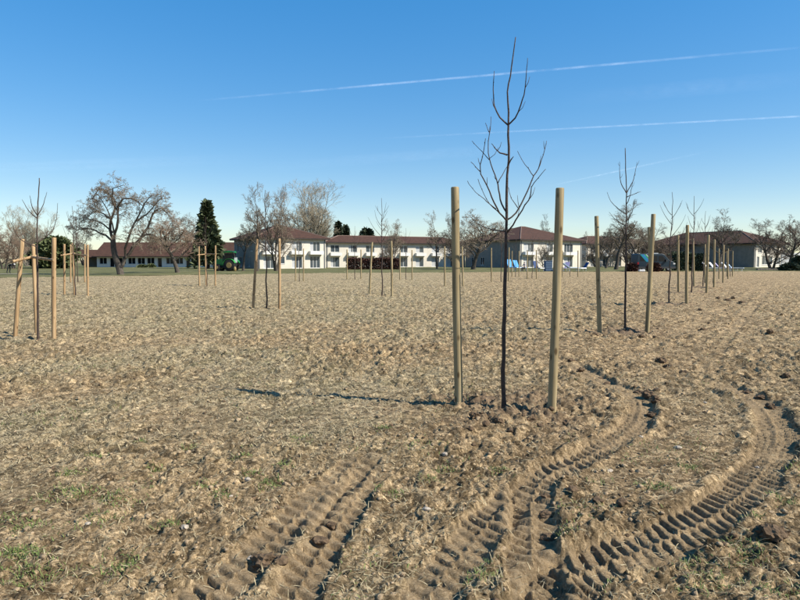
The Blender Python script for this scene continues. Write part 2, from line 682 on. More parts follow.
def tracks(x, y):
    """height change, flattening mask"""
    dz = np.zeros_like(x)
    mask = np.zeros_like(x)
    for line, hw, dep, pitch in TRK:
        mg = hw * 2.6
        sel = np.where((x > line[:, 0].min() - mg) & (x < line[:, 0].max() + mg)
                       & (y > line[:, 1].min() - mg) & (y < line[:, 1].max() + mg))[0]
        if not len(sel):
            continue
        X, Y = x[sel], y[sel]
        best = np.full(len(sel), 1e9)
        lat = np.zeros(len(sel))
        arc = np.zeros(len(sel))
        acc = 0.0
        tot = 0.0
        for i in range(len(line) - 1):
            tot += np.hypot(*(line[i + 1] - line[i]))
        for i in range(len(line) - 1):
            a, b = line[i], line[i + 1]
            d = b - a
            l = np.hypot(*d)
            t = np.clip(((X - a[0]) * d[0] + (Y - a[1]) * d[1]) / (l * l), 0, 1)
            ex, ey = X - a[0] - t * d[0], Y - a[1] - t * d[1]
            q = np.hypot(ex, ey)
            m = q < best
            best[m] = q[m]
            lat[m] = ((d[0] * ey - d[1] * ex) / l)[m]
            arc[m] = (acc + t * l)[m]
            acc += l
        wob = 1 + 0.22 * gn(X * 2.3, Y * 2.3, 31, 7) * 2
        s = best / (hw * wob)
        ends = sst(0, 0.35, arc) * sst(0, 0.45, tot - arc) * (0.9 + 0.5 * gn(X * 0.9, Y * 0.9, 90, 12) * 2).clip(0.7, 1.1)
        inside = 1 - sst(0.82, 1.05, s)
        side = np.where(lat > 0, 0.5, 0.0)
        ph = (arc - 0.48 * lat + gn(X * 2, Y * 2, 5, 50) * 0.05) / pitch + side * 0.6
        fr = ph - np.floor(ph)
        lug = sst(0.0, 0.16, fr) * (1 - sst(0.35, 0.95, fr))
        crumble = (0.95 + gn(X * 4, Y * 4, 77, 3) * 0.9).clip(0.4, 1.15)
        prof = inside * (-dep + lug * 0.030 * crumble * min(1.0, dep / 0.03)
                         + 0.25 * dep * np.exp(-(best / 0.02) ** 2))
        berm = np.exp(-((s - 1.28) / 0.26) ** 2) * dep * 0.6 * (0.75 + 1.5 * gn(X * 4.2, Y * 4.2, 9, 99)).clip(0.05, 2)
        dz[sel] += (prof + berm) * ends
        mask[sel] = np.maximum(mask[sel], inside * ends * (1.0 if dep > 0.03 else 0.4))
    return dz, mask


MOUNDS = []
for k, s in SETS.items():
    f = s['foot']
    if s['d'] < 45:
        MOUNDS.append((f.x, f.y, 0.75 if k == 'main' else 0.6, 0.9 if k in ('main', 'K', 'L', 'M', 'N', 'O') else 0.15))


def field_height(x, y, lod=True):
    d = np.hypot(x, y)
    z = base_z(x, y)
    dz, tm = tracks(x, y)
    dug = np.zeros_like(x)
    for mx, my, mr, ms in MOUNDS:
        q = (x - mx) ** 2 * 0.6 + (y - my) ** 2
        dug = np.maximum(dug, ms * np.exp(-q / (mr * mr)))
    # the planted strip on the right was driven over and dug more than the rest
    row = np.interp(y, [0, 4, 6.4, 12, 18, 30, 60], [-0.6, 0.2, 0.9, 4.6, 8.2, 15.5, 34])
    strip = np.exp(-((x - row - 1.0) / (1.0 + 0.075 * y)) ** 2)
    dug = dug * (0.6 + gn(x * 1.7, y * 1.7, 14, 3) * 1.4).clip(0, 1.2)
    rough = (0.6 + 1.1 * gn(x * 0.55, y * 0.55, 3, 3)).clip(0.25, 1.2) + 0.75 * dug + 0.1 * strip + 0.8 * sst(6, 12, d) * (1 - 0.9 * strip)
    far = 1 - 0.5 * sst(25, 60, d)
    b = 0.030 * gn(x * 0.45, y * 0.45, 60, 61) * 2
    wx, wy = x + 0.05 * gn(x * 6, y * 6, 3, 9), y + 0.05 * gn(x * 6, y * 6, 53, 19)
    near = 1 - 0.7 * sst(8, 16, d)
    c = 0.034 * np.abs(gn(x * 2.1 + 0.6 * gn(x * 3, y * 3), y * 2.1, 1, 2)) \
        + 0.021 * clods(wx, wy, 6.5, 3, 1) + 0.023 * clods(wx, wy, 13, 40, 7) * (1 + 0.4 * dug) \
        + 0.016 * clods(wx, wy, 27, 11, 70) * near + 0.010 * np.abs(gn(x * 19, y * 19, 2, 31)) \
        + 0.008 * clods(x, y, 55, 90, 33) * (1 - sst(4, 6.5, d))
    flat = 1 - 0.92 * tm
    z = z + b + (c - 0.035) * rough * 1.85 * flat * far + dz + 0.05 * dug
    litter = (0.55 + 1.3 * gn(x * 0.35, y * 0.35, 44, 45) + 0.4 * gn(x * 1.4, y * 1.4, 4, 5)).clip(0.1, 0.95)
    litter = np.maximum(litter, sst(9, 22, d) * 0.85) * (1 - 0.75 * strip.clip(0, 1)) * (1 - tm) * (1 - dug.clip(0, 1))
    lefty = sst(3.5, -3, x - 0.10 * y)
    litter = litter * (0.45 + 0.55 * lefty)
    return z, tm, dug.clip(0, 1), litter.clip(0, 1)


def build_field():
    AY = -1.0
    az = np.concatenate([np.radians(np.linspace(-41, 41, 800)), np.radians(np.linspace(41, 319, 70)[1:-1])])
    rr = np.concatenate([np.linspace(0.25, 2.6, 10)[:-1], 2.6 * (6 / 2.6) ** np.linspace(0, 1, 260)[:-1], 6 * (14 / 6) ** np.linspace(0, 1, 190)[:-1],
                         14 * (70 / 14) ** np.linspace(0, 1, 250)[:-1],
                         70 * (4000 / 70) ** np.linspace(0, 1, 50)])
    A, Rr = np.meshgrid(az, rr)
    X = (np.sin(A) * Rr).ravel()
    Y = (np.cos(A) * Rr + AY).ravel()
    z, tm, dug, lit = field_height(X, Y)
    fade = 1 - sst(80, 140, np.hypot(X, Y))
    z = z * fade
    nc, nr = len(az), len(rr)
    V = np.stack([X, Y, z], 1)
    i = np.arange(nr - 1)[:, None] * nc
    j = np.arange(nc)[None, :]
    j2 = (j + 1) % nc
    q = np.stack([i + j, i + j2, i + nc + j2, i + nc + j], -1).reshape(-1, 4)[:, ::-1]
    V = np.vstack([V, [[0, AY, 0]]])
    fan = np.stack([np.full(nc, nc * nr), (np.arange(nc) + 1) % nc, np.arange(nc)], 1)
    me = bpy.data.meshes.new('field')
    me.vertices.add(len(V))
    me.vertices.foreach_set('co', V.ravel())
    loops = np.concatenate([q.ravel(), fan.ravel()])
    me.loops.add(len(loops))
    me.loops.foreach_set('vertex_index', loops)
    np_ = len(q) + len(fan)
    me.polygons.add(np_)
    ls = np.concatenate([np.arange(len(q)) * 4, len(q) * 4 + np.arange(len(fan)) * 3])
    me.polygons.foreach_set('loop_start', ls)
    me.polygons.foreach_set('use_smooth', [True] * np_)
    for nm, arr in (('dug', dug), ('litter', lit), ('packed', tm)):
        at_ = me.attributes.new(nm, 'FLOAT', 'POINT')
        at_.data.foreach_set('value', np.append(arr, 0).astype(np.float32))
    me.update()
    me.validate()
    o = link_mesh('field', me, 'soil')
    tag(o, None, None, kind='structure')


build_field()


# lawn beyond the tilled field, a sheet of its own a little above it
def lawn_edge(x):
    return np.interp(x, [-160, -60, -37, -24, -12, 20, 55, 100, 160], [44, 50, 54, 64, 73, 82, 86, 84, 80])


def build_lawn():
    xs = np.arange(-170, 180.1, 1.0)
    t = np.array([0, .4, 1, 2, 3.5, 6, 9, 13, 18, 25, 35, 50, 75, 110, 160, 240, 400])
    V, Fc = [], []
    for x in xs:
        e = float(lawn_edge(x)) + 0.9 * float(gn(np.array([x * 0.6]), np.array([3.3]))[0]) * 2
        for q in t:
            y = e + q
            z = gz(x, y) if y < 120 else 0.0
            z += (0.03 if q > 0 else -0.02) + 0.03 * float(gn(np.array([x * .31]), np.array([y * .31]))[0]) + 0.02
            V.append((x, y, z))
    n = len(t)
    for i in range(len(xs) - 1):
        for j in range(n - 1):
            a = i * n + j
            Fc.append((a, a + n, a + n + 1, a + 1))
    me = bpy.data.meshes.new('lawn')
    me.from_pydata(V, [], Fc)
    o = link_mesh('lawn', me, 'lawn', smooth=True)
    tag(o, None, None, kind='structure')


build_lawn()

# gravel path across the lawn on the left
mp_ = MB()
M['gravel'] = mat('pale_gravel', (0.42, 0.37, 0.29), 0.95, 0.2, 8)
prev = None
for i in range(41):
    x = -120 + i * 2.5
    y = 65 + 0.02 * (x + 60)
    z = gz(x, y) + 0.10
    a, b = (x, y - 0.9, z), (x, y + 0.9, z)
    if x > -38:
        break
    if prev:
        mp_.face([prev[0], a, b, prev[1]])
    prev = (a, b)
tag(mp_.build('path', 'gravel'), None, None, kind='structure')


# ------------------------------------------------------------------ scattered soil, straw and grass
def scatter_points(n, dmin, dmax, seed, power=1.6):
    g = np.random.default_rng(seed)
    u = g.random(n) ** power
    d = dmin * (dmax / dmin) ** u
    a = np.radians(g.uniform(-38, 38, n))
    return np.sin(a) * d, np.cos(a) * d, g


def ico_variants(k=7):
    out = []
    for i in range(k):
        bm = bmesh.new()
        bmesh.ops.create_icosphere(bm, subdivisions=1, radius=1)
        r = random.Random(100 + i)
        sx, sy, sz = r.uniform(0.8, 1.3), r.uniform(0.65, 1.0), r.uniform(0.5, 0.85)
        for v in bm.verts:
            v.co = v.co * r.uniform(0.68, 1.22)
            v.co = Vector((v.co.x * sx, v.co.y * sy, v.co.z * sz))
        bm.verts.index_update()
        out.append((np.array([v.co for v in bm.verts]), np.array([[v.index for v in f.verts] for f in bm.faces])))
        bm.free()
    return out


ICO = ico_variants()


def batch_mesh(name, V, Fc, m, k):
    me = bpy.data.meshes.new(name)
    me.vertices.add(len(V))
    me.vertices.foreach_set('co', V.astype(np.float32).ravel())
    me.loops.add(Fc.size)
    me.loops.foreach_set('vertex_index', Fc.ravel())
    me.polygons.add(len(Fc))
    me.polygons.foreach_set('loop_start', np.arange(len(Fc)) * k)
    me.update()
    return link_mesh(name, me, m)


def build_crumbs(name, n, dmax, sd, size, m, label, bias):
    x, y, g = scatter_points(n, 2.5, dmax, sd, 0.9)
    z, tm, dug, lit = field_height(x, y)
    keep = (g.random(n) < bias + (1.2 - bias) * dug + 0.3 * (gn(x * 0.8, y * 0.8, 6, 6) > 0.05)) & (tm < 0.35)
    x, y, z, dug = x[keep], y[keep], z[keep], dug[keep]
    n = len(x)
    r = np.clip(g.lognormal(math.log(size), 0.55, n), 0.004, 0.022) * (1 + 0.6 * dug) * (1 + 0.03 * np.hypot(x, y))
    Vs, Fs = [], []
    b = 0
    for i in range(n):
        vv, ff = ICO[i % len(ICO)]
        a = g.random() * 6.28
        c, s = math.cos(a), math.sin(a)
        q = vv * r[i]
        Vs.append(np.stack([q[:, 0] * c - q[:, 1] * s + x[i], q[:, 0] * s + q[:, 1] * c + y[i], q[:, 2] + z[i] + r[i] * 0.2], 1))
        Fs.append(ff + b)
        b += len(vv)
    o = batch_mesh(name, np.vstack(Vs), np.vstack(Fs), m, 3)
    tag(o, label, 'soil', kind='stuff')


build_crumbs('soil_crumbs', 12000, 24, 11, 0.0075, 'clod_dry', 'small dry soil crumbs strewn over the tilled field', 0.3)
build_crumbs('shadow_dark_crumbs', 6000, 24, 12, 0.009, 'clod', 'small soil crumbs coloured shadow-dark among the dry ones', -0.05)  # these crumbs use the clod brown darkened in place of shadow


def blades(name, x, y, z, length, width, tilt, g, m, label, cat, curl=0.3):
    n = len(x)
    a = g.random(n) * 2 * PI
    dx, dy = np.cos(a), np.sin(a)
    ct, st = np.cos(tilt), np.sin(tilt)
    px, py = -dy, dx
    P0 = np.stack([x, y, z], 1)
    D = np.stack([dx * ct, dy * ct, st], 1)
    S = np.stack([px, py, g.uniform(-0.5, 0.5, n)], 1)
    mid = P0 + D * (length * 0.55)[:, None]
    t2 = tilt - curl
    D2 = np.stack([dx * np.cos(t2), dy * np.cos(t2), np.sin(t2)], 1)
    tip = mid + D2 * (length * 0.45)[:, None]
    w_ = (width * 0.5)[:, None]
    V = np.stack([P0 - S * w_, P0 + S * w_, mid + S * w_ * 0.9, mid - S * w_ * 0.9, tip + S * w_ * 0.25, tip - S * w_ * 0.25], 1).reshape(-1, 3)
    b = np.arange(n)[:, None] * 6
    Fc = np.stack([b + np.array([0, 1, 2, 3]), b + np.array([3, 2, 4, 5])], 1).reshape(-1, 4)
    o = batch_mesh(name, V, Fc, m, 4)
    tag(o, label, cat, kind='stuff')
    return o


def build_straw():
    n = 150000
    x, y, g = scatter_points(n, 2.5, 30, 21, 0.85)
    z, tm, dug, lit = field_height(x, y)
    keep = g.random(n) < (0.2 + 0.8 * lit) * (1 - 0.8 * tm) * (1 - 0.6 * dug)
    x, y, z = x[keep], y[keep], z[keep]
    n = len(x)
    d = np.hypot(x, y)
    ln = g.uniform(0.015, 0.065, n) * (1 + 0.03 * d)
    wd = g.uniform(0.0008, 0.0026, n) * (1 + 0.33 * d)
    tilt = g.normal(0.2, 0.4, n)
    blades('dead_grass', x, y, z + 0.003, ln, wd, tilt, g, 'straw', 'dry dead grass stems lying over the tilled soil', 'dead grass')


build_straw()

TUFTS = [(14, 572, .10), (40, 575, .10), (22, 555, .07), (18, 553, .06), (62, 497, .12), (78, 495, .09), (118, 568, .07),
         (126, 560, .05), (22, 552, .06), (170, 525, .06), (112, 500, .06), (72, 473, .06), (155, 466, .05), (205, 490, .05),
         (220, 498, .05), (100, 520, .06), (250, 475, .05), (272, 484, .06), (268, 490, .05), (285, 468, .05),
         (382, 432, .05), (370, 490, .06), (395, 492, .05), (445, 470, .05), (430, 480, .05), (690, 469, .06),
         (655, 543, .06), (650, 488, .06), (665, 490, .05), (590, 583, .07), (480, 580, .07), (476, 568, .06), (740, 548, .07),
         (745, 520, .07), (790, 505, .06), (720, 575, .08), (752, 560, .07), (690, 560, .06), (700, 585, .07), (780, 590, .08), (500, 470, .05),
         (240, 462, .05), (190, 445, .05), (140, 440, .05), (8, 520, .08), (30, 527, .06), (95, 455, .05), (300, 440, .05),
         (785, 470, .06), (765, 495, .05), (645, 560, .05), (560, 540, .05)]


def build_grass():
    xs, ys, ls = [], [], []
    g = np.random.default_rng(5)
    for px, py, r in TUFTS:
        p = gpt(px, py)
        r *= 0.95
        k = int(50 + 900 * r)
        a, q = g.random(k) * 6.28, np.sqrt(g.random(k)) * r * 1.5
        off = g.normal(0, r * 0.5, (k, 2))
        xs.append(p.x + np.cos(a) * q + off[:, 0])
        ys.append(p.y + np.sin(a) * q * 0.8 + off[:, 1])
        ls.append(g.uniform(0.015, 0.05, k) * (0.7 + 3 * r))
    # thin regrowth over the rest
    n = 60000
    x, y, g2 = scatter_points(n, 2.5, 22, 31, 0.9)
    pat = gn(x * 0.9, y * 0.9, 80, 81) + 0.6 * gn(x * 3.1, y * 3.1, 18, 19)
    keep = (pat > 0.24) & (g2.random(n) < (pat - 0.2) * 2.2)
    x, y = x[keep], y[keep]
    xs.append(x)
    ys.append(y)
    ls.append(g2.uniform(0.015, 0.045, len(x)))
    x, y, l = np.concatenate(xs), np.concatenate(ys), np.concatenate(ls)
    z, tm, dug, lit = field_height(x, y)
    k = tm < 0.5
    x, y, z, l = x[k], y[k], z[k], l[k]
    n = len(x)
    d = np.hypot(x, y)
    blades('grass_tufts', x, y, z - 0.002, l, g.uniform(0.002, 0.004, n) * (1 + 0.12 * d), g.uniform(0.25, 1.4, n), g, 'grass',
           'short green grass tufts sprouting from the tilled soil', 'grass', 0.5)


build_grass()


def lump(name, loc, r, seed, m, label, cat, group, sub=2, amp=0.3):
    bm = bmesh.new()
    bmesh.ops.create_icosphere(bm, subdivisions=sub, radius=1)
    q = random.Random(seed)
    ox, oy = q.uniform(0, 99), q.uniform(0, 99)
    sx, sy, sz = q.uniform(0.9, 1.35), q.uniform(0.75, 1.0), q.uniform(0.5, 0.75)
    for v in bm.verts:
        c = v.co
        d = float(gn(np.array([c.x * 1.3 + ox + c.z]), np.array([c.y * 1.3 + oy - c.z]))[0]) * 1.5 * amp \
            + float(gn(np.array([c.x * 3.2 + oy]), np.array([c.y * 3.2 + c.z * 2 + ox]))[0]) * amp * 1.1 + q.uniform(-0.05, 0.05)
        c = c * (1 + d)
        v.co = Vector((c.x * sx, c.y * sy, c.z * sz)) * r
    me = bpy.data.meshes.new(name)
    bm.to_mesh(me)
    bm.free()
    o = link_mesh(name, me, m)
    o.location = loc
    o.rotation_euler = (0, 0, q.uniform(0, 6.28))
    tag(o, label, cat, group)
    return o


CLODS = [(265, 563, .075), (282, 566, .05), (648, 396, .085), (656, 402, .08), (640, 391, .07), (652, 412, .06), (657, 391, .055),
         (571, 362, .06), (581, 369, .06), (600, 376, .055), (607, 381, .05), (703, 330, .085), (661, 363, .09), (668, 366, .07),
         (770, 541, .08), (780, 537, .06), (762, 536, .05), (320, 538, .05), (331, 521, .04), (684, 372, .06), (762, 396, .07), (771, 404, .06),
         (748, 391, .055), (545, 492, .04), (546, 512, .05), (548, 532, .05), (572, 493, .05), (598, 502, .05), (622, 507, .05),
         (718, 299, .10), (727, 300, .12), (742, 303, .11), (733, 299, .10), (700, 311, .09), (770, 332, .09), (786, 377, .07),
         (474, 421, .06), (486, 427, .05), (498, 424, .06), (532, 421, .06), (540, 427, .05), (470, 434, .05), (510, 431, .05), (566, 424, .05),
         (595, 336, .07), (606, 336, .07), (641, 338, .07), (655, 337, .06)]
for i, (px, py, r) in enumerate(CLODS):  # lumps at the black shadow spots, the shade put into their colour
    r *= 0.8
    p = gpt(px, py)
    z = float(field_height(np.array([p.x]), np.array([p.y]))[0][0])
    near_rut = ('shadow-dark clod heaped at the foot of the tallest sapling' if 460 < px < 570 and 418 < py < 440 else
                'shadow-dark soil clod lying far back beside the sapling row' if py < 345 else
                'shadow-dark clod at the bend of the deep curved rut' if 630 < px < 690 and py < 415 else
                'shadow-dark clod in the string of clods beside the rut start' if 565 < px < 612 and py < 385 else
                'shadow-dark clod on the outer edge of the wide sweeping rut' if px > 740 and py < 410 else
                'large shadow-dark clod beside green tufts inside the wide sweeping rut' if px > 740 else
                'shadow-dark crumbly clod lying between the straight ruts in the foreground' if px < 340 else
                'shadow-dark clod lying beside the deep straight rut')
    lump('soil_clod', (p.x, p.y, z + r * 0.18), r, 500 + i, 'clod', near_rut, 'soil clod', 'loose shadow-dark soil clods on the field', 3 if r > 0.045 else 2, 0.42)
STONES = [(88, 530, .022), (185, 528, .03), (248, 486, .03), (231, 499, .02), (445, 454, .04), (427, 510, .035), (678, 446, .04),
          (641, 437, .03), (758, 463, .03), (250, 557, .03), (705, 402, .03), (610, 470, .03)]
for i, (px, py, r) in enumerate(STONES):
    r *= 0.72
    p = gpt(px, py)
    z = float(field_height(np.array([p.x]), np.array([p.y]))[0][0])
    lump('stone', (p.x, p.y, z + r * 0.25), r, 900 + i, 'stone', 'small pale limestone lying on the tilled soil', 'stone', 'pale stones on the field', 2, 0.25)


# ------------------------------------------------------------------ stakes
def stake_mesh(foot, top, r, m, seed, n=12):
    """mesh relative to foot, sunk 0.25 m below it"""
    q = random.Random(seed)
    v = top - foot
    L_ = v.length
    ax = v / L_
    pts, rads = [], []
    bend = Vector((q.uniform(-1, 1), q.uniform(-1, 1), 0)) * 0.006
    zs = [-0.25] + [L_ * k / 8 for k in range(9)]
    for z in zs:
        pts.append(ax * z + bend * math.sin(max(z, 0) / L_ * PI))
        rads.append(r * (1.04 - 0.05 * max(z, 0) / L_) * q.uniform(0.985, 1.015))
    pts[-1] = ax * (L_ - r * 0.22)
    rads += [r * 0.86]
    pts.append(ax * L_)
    return MB().tube(pts, rads, n)


def top_point(foot, px, py):
    v = px_dir(px, py)
    t = foot.y / v.y
    return Vector((v.x * t, foot.y, CAM_H + v.z * t))


def add_stake(foot, tpx, r, m, label, group, seed, parent=None):
    top = top_point(foot, *tpx)
    mb = stake_mesh(foot, top, r, m, seed)
    if parent is None:
        o = mb.build('wooden_stake', m, smooth=False)
        o.location = foot
        tag(o, label, 'stake', group)
    else:
        o = mb.build('stake', m, parent)
        o.location = foot - Vector(parent.location)
    sm = o.data
    sm.polygons.foreach_set('use_smooth', [len(f.vertices) == 4 for f in sm.polygons])
    return o, top


seed = 0
ROW_LABEL = {
    'main': ('thick round pine stake on the shaded side of the tall sapling beside the deep ruts',
             'pale round pine stake on the sunny side of the tall sapling beside the deep ruts'),
    'K': ('slim grey stake on the shaded side of the next sapling behind the tallest one',
          'leaning pale stake on the sunny side of the next sapling behind the tallest one'),
    'E': ('leaning brown stake beside the dark straight sapling before the cream hip-roofed house',
          'straight bright orange stake beside the dark straight sapling before the cream hip-roofed house'),
}
WHERE = {'L': 'in front of the parked van', 'M': 'in front of the dark evergreen hedge', 'N': 'just past the dark evergreen hedge',
         'O': 'in front of the pale loungers', 'P': 'at the far end of the row by the pale loungers', 'Q': 'at the far end of the row by the pale loungers',
         'F': 'in front of the copper hedge', 'G': 'before the broad bare tree at the grey gable', 'H': 'before the grey gable of the second house',
         'I': 'before the seated person', 'J': 'far out before the cream hip-roofed house', 'S': 'far out before the end of the copper hedge',
         'T': 'far out before the pale blue lounger', 'U': 'before the bright blue loungers', 'V': 'before the long white wing past the copper hedge',
         'C': 'behind the smaller tree support near the apple tree'}
FAR_RIGHT = 'greenish round stake of the sapling row running towards the parked van and dark hedge'
FAR_MID = 'thin round stake far out on the field in front of the white houses'
for k, s in SETS.items():
    fr = k in ('A', 'B', 'C', 'D', 'E')
    m = 'stake_fresh' if fr else 'stake_green'
    r = {'main': 0.044, 'A': 0.047, 'K': 0.043, 'E': 0.045, 'F': 0.045}.get(k, 0.047)
    if k in ('A', 'B', 'D'):
        ft = s['foot']
        lab = {'A': 'orange pine tree support of three stakes with a nailed batten beside the mown lawn edge',
               'B': 'smaller tree support of stakes and battens standing before the gnarled old apple tree',
               'D': 'tree support of stakes with a short crossbar standing in front of the green tractor'}[k]
        e = empty('tree_support', ft, 0, lab, 'tree support')
        tops = []
        for i, (p, st) in enumerate(zip(s['pts'], s['stakes'])):
            seed += 1
            o, t = add_stake(p, st[2:], r, m, None, None, seed, e)
            tops.append((p, t))
        d3 = s['d'] + 0.75
        tx, ty = s['tree']
        foot3 = at(tx - 1.0, ty, d3)
        foot3.z = gz(foot3.x, foot3.y)
        top3 = Vector((foot3.x, foot3.y, foot3.z + STAKE_H * (0.92 if k == 'A' else 1.0)))
        mb = stake_mesh(foot3, top3, r * 0.9, m, 77)
        o = mb.build('stake', m, e)
        o.location = foot3 - ft
        o.data.polygons.foreach_set('use_smooth', [len(f.vertices) == 4 for f in o.data.polygons])
        tops.append((foot3, top3))
        for a_, b_ in ((0, 2), (2, 1)):
            f_ = 0.79
            pa = tops[a_][0].lerp(tops[a_][1], f_ / (0.92 if k == 'A' and a_ == 2 else 1)) - ft
            pb = tops[b_][0].lerp(tops[b_][1], f_ / (0.92 if k == 'A' and b_ == 2 else 1)) - ft
            dd = (pb - pa).normalized() * 0.14
            off = Vector((0, -0.07, 0))
            mb = MB().tube([pa - dd + off, pb + dd + off], 0.032, 8)
            mb.build('batten', m, e)
    else:
        for i, (p, st) in enumerate(zip(s['pts'], s['stakes'])):
            seed += 1
            right = k in 'LMNOPQ' and k != 'main'
            lab = ROW_LABEL[k][i] if k in ROW_LABEL else ('greenish stake of the pair ' if right else 'thin round stake of the pair ') + WHERE[k]
            grp = None if k in ROW_LABEL else ('stakes of the right sapling row' if right else 'far stakes on the field')
            add_stake(p, st[2:], r, m, lab, grp, seed)


# ------------------------------------------------------------------ trees
def poly_px(pts, d, seedv, spread=0.25):
    """photograph polyline to a 3d branch that also swings in depth"""
    q = random.Random(seedv)
    sw = q.uniform(-1, 1) * spread
    n = len(pts)
    return [at(px, py, d + sw * (i / max(1, n - 1))) for i, (px, py) in enumerate(pts)]


def smooth_line(pts, step):
    return dense(pts, step)


def young_tree_from_px(k, trunk, branches, r0, r1, label, br=0.011):
    s = SETS[k]
    d = s['d']
    foot = s['foot']
    e = empty('young_tree', foot, 0, label, 'tree', 'saplings planted on the field')
    tp = [Vector(p) for p in smooth_line(poly_px(trunk, d, 1, 0.0), 0.12)]
    q = random.Random(len(k) + 5)
    n = len(tp)
    pts = [foot + Vector((0, 0, -0.2))] + tp
    for i in range(2, len(pts)):
        pts[i] = pts[i] + Vector((q.uniform(-1, 1), q.uniform(-1, 1), 0)) * 0.005
    rads = [r0 * 1.25] + [r0 * 1.2 if i == 0 else (r0 + (r1 - r0) * (i / (n - 1)) ** 0.8) * (1 + 0.08 * q.uniform(-1, 1)) for i in range(n)]
    MB().tube([p - foot for p in pts], rads, 9).build('trunk', 'bark_young', e, True)
    for bi, grp in enumerate(branches):
        mb = MB()
        off = Vector((0, 0, 0))
        base_sw = random.Random(bi * 7 + 3).uniform(-0.5, 0.5)
        for gi, b in enumerate(grp):
            line3 = []
            nn = len(b)
            for i, (px, py) in enumerate(b):
                f_ = i / (nn - 1)
                sw = base_sw * (f_ if gi == 0 else (0.5 + 0.5 * f_))
                if gi > 0 and i == 0:
                    # start on the parent branch
                    par = grp[0]
                    best = min(range(len(main3)), key=lambda j: (main3px[j][0] - px) ** 2 + (main3px[j][1] - py) ** 2)
                    sw = main3sw[best]
                    s0 = sw
                elif gi > 0:
                    sw = s0 + base_sw * 0.5 * f_
                line3.append((px, py, sw))
            P3 = smooth_line([at(a_, b_, d + c_) for a_, b_, c_ in line3], 0.05)
            if gi == 0:
                main3px = []
                main3sw = []
                for p in P3:
                    pr = Vector((p.x, p.y, p.z - CAM_H))
                    dep = pr.y * math.cos(PITCH) - pr.z * math.sin(PITCH)
                    up = pr.y * math.sin(PITCH) + pr.z * math.cos(PITCH)
                    main3px.append((400 + F * pr.x / dep, 300 - F * up / dep))
                    main3sw.append(p.y - d)
                main3 = P3
            rb = br * (1.0 if gi == 0 else 0.55)
            m_ = len(P3)
            q2 = random.Random(bi * 31 + gi)
            P4 = [p + Vector((q2.uniform(-1, 1), q2.uniform(-1, 1), q2.uniform(-1, 1))) * (0.004 if 0 < i < m_ - 1 else 0) for i, p in enumerate(P3)]
            mb.tube([p - foot for p in P4], [max(0.0028, rb * (1 - 0.72 * i / max(1, m_ - 1))) for i in range(m_)], 6)
            for i in range(2, m_ - 1, 2):      # buds
                dv = (P4[i + 1] - P4[i]).normalized()
                sd = Vector((q2.uniform(-1, 1), q2.uniform(-1, 1), q2.uniform(-0.2, 1))).normalized()
                b0 = P4[i] - foot
                mb.tube([b0, b0 + (dv + sd * 0.9).normalized() * 0.016], [0.0042, 0.0012], 4)
            if gi == 0 and m_ > 6:             # short side twigs
                for i in range(3, m_ - 2, 4):
                    if q2.random() < 0.6:
                        dv = (P4[i + 1] - P4[i]).normalized()
                        sd = Vector((q2.uniform(-1, 1), q2.uniform(-1, 1), q2.uniform(0, .6))).normalized()
                        b0 = P4[i] - foot
                        dd = (dv * 0.7 + sd).normalized()
                        tl = q2.uniform(0.05, 0.16)
                        mb.tube([b0, b0 + dd * tl * .5, b0 + (dd + Vector((0, 0, .35))).normalized() * tl], [0.0034, 0.003, 0.0018], 4)
        mb.build('branch', 'bark_young', e, True)
    return e


TRUNK_MAIN = [(504, 408), (503.3, 370), (504, 330), (504.8, 290), (506, 250), (506.6, 218), (506.8, 200), (507.5, 175), (509, 147),
              (508, 125), (508.7, 112), (507.8, 92), (510.5, 76), (513, 55), (515.6, 37)]
BR_MAIN = [
    [[(508, 125), (515, 118), (521, 105), (525, 88), (527.5, 58)]],
    [[(508, 125), (500, 117), (494, 105), (493.3, 90), (494.3, 71)]],
    [[(507.5, 155), (500, 152.7), (495, 148), (491.5, 143.5)]],
    [[(506.3, 212), (502, 204), (498.5, 190), (497, 180), (491, 164), (488, 147.5), (490, 129.5), (491, 116.7)],
     [(489.5, 160), (482, 152), (472, 141)], [(489, 132), (485.5, 123)], [(498, 183), (505, 170), (513.5, 156.5)]],
    [[(506, 220), (499.5, 213), (494, 202), (487, 186), (481, 174), (480.5, 165), (483.5, 150.5), (485.5, 138.5)],
     [(480.7, 172), (476, 167), (471, 162)], [(499.5, 213), (490, 204), (482, 190), (478, 179)], [(496, 209), (487, 202), (473, 189), (467.5, 181)]],
    [[(507, 220), (516, 213), (522, 203), (527, 192), (534, 176), (538, 169), (543.5, 155), (546.5, 141)],
     [(533.5, 176), (525, 164), (517.5, 151)], [(518, 208), (511.5, 198), (508.5, 187.5)]],
    [[(507, 233), (516, 220), (525, 205.5), (530.5, 196), (531, 187), (537.5, 179), (545.7, 169)]],
    [[(506, 231), (497, 230.5), (487, 228), (477, 223.5)]],
    [[(508, 165), (511, 160), (513.5, 156.5)]],
]
young_tree_from_px('main', TRUNK_MAIN, BR_MAIN, 0.0255, 0.005, 'tallest bare sapling between two thick stakes beside the deep wheel ruts', 0.0095)

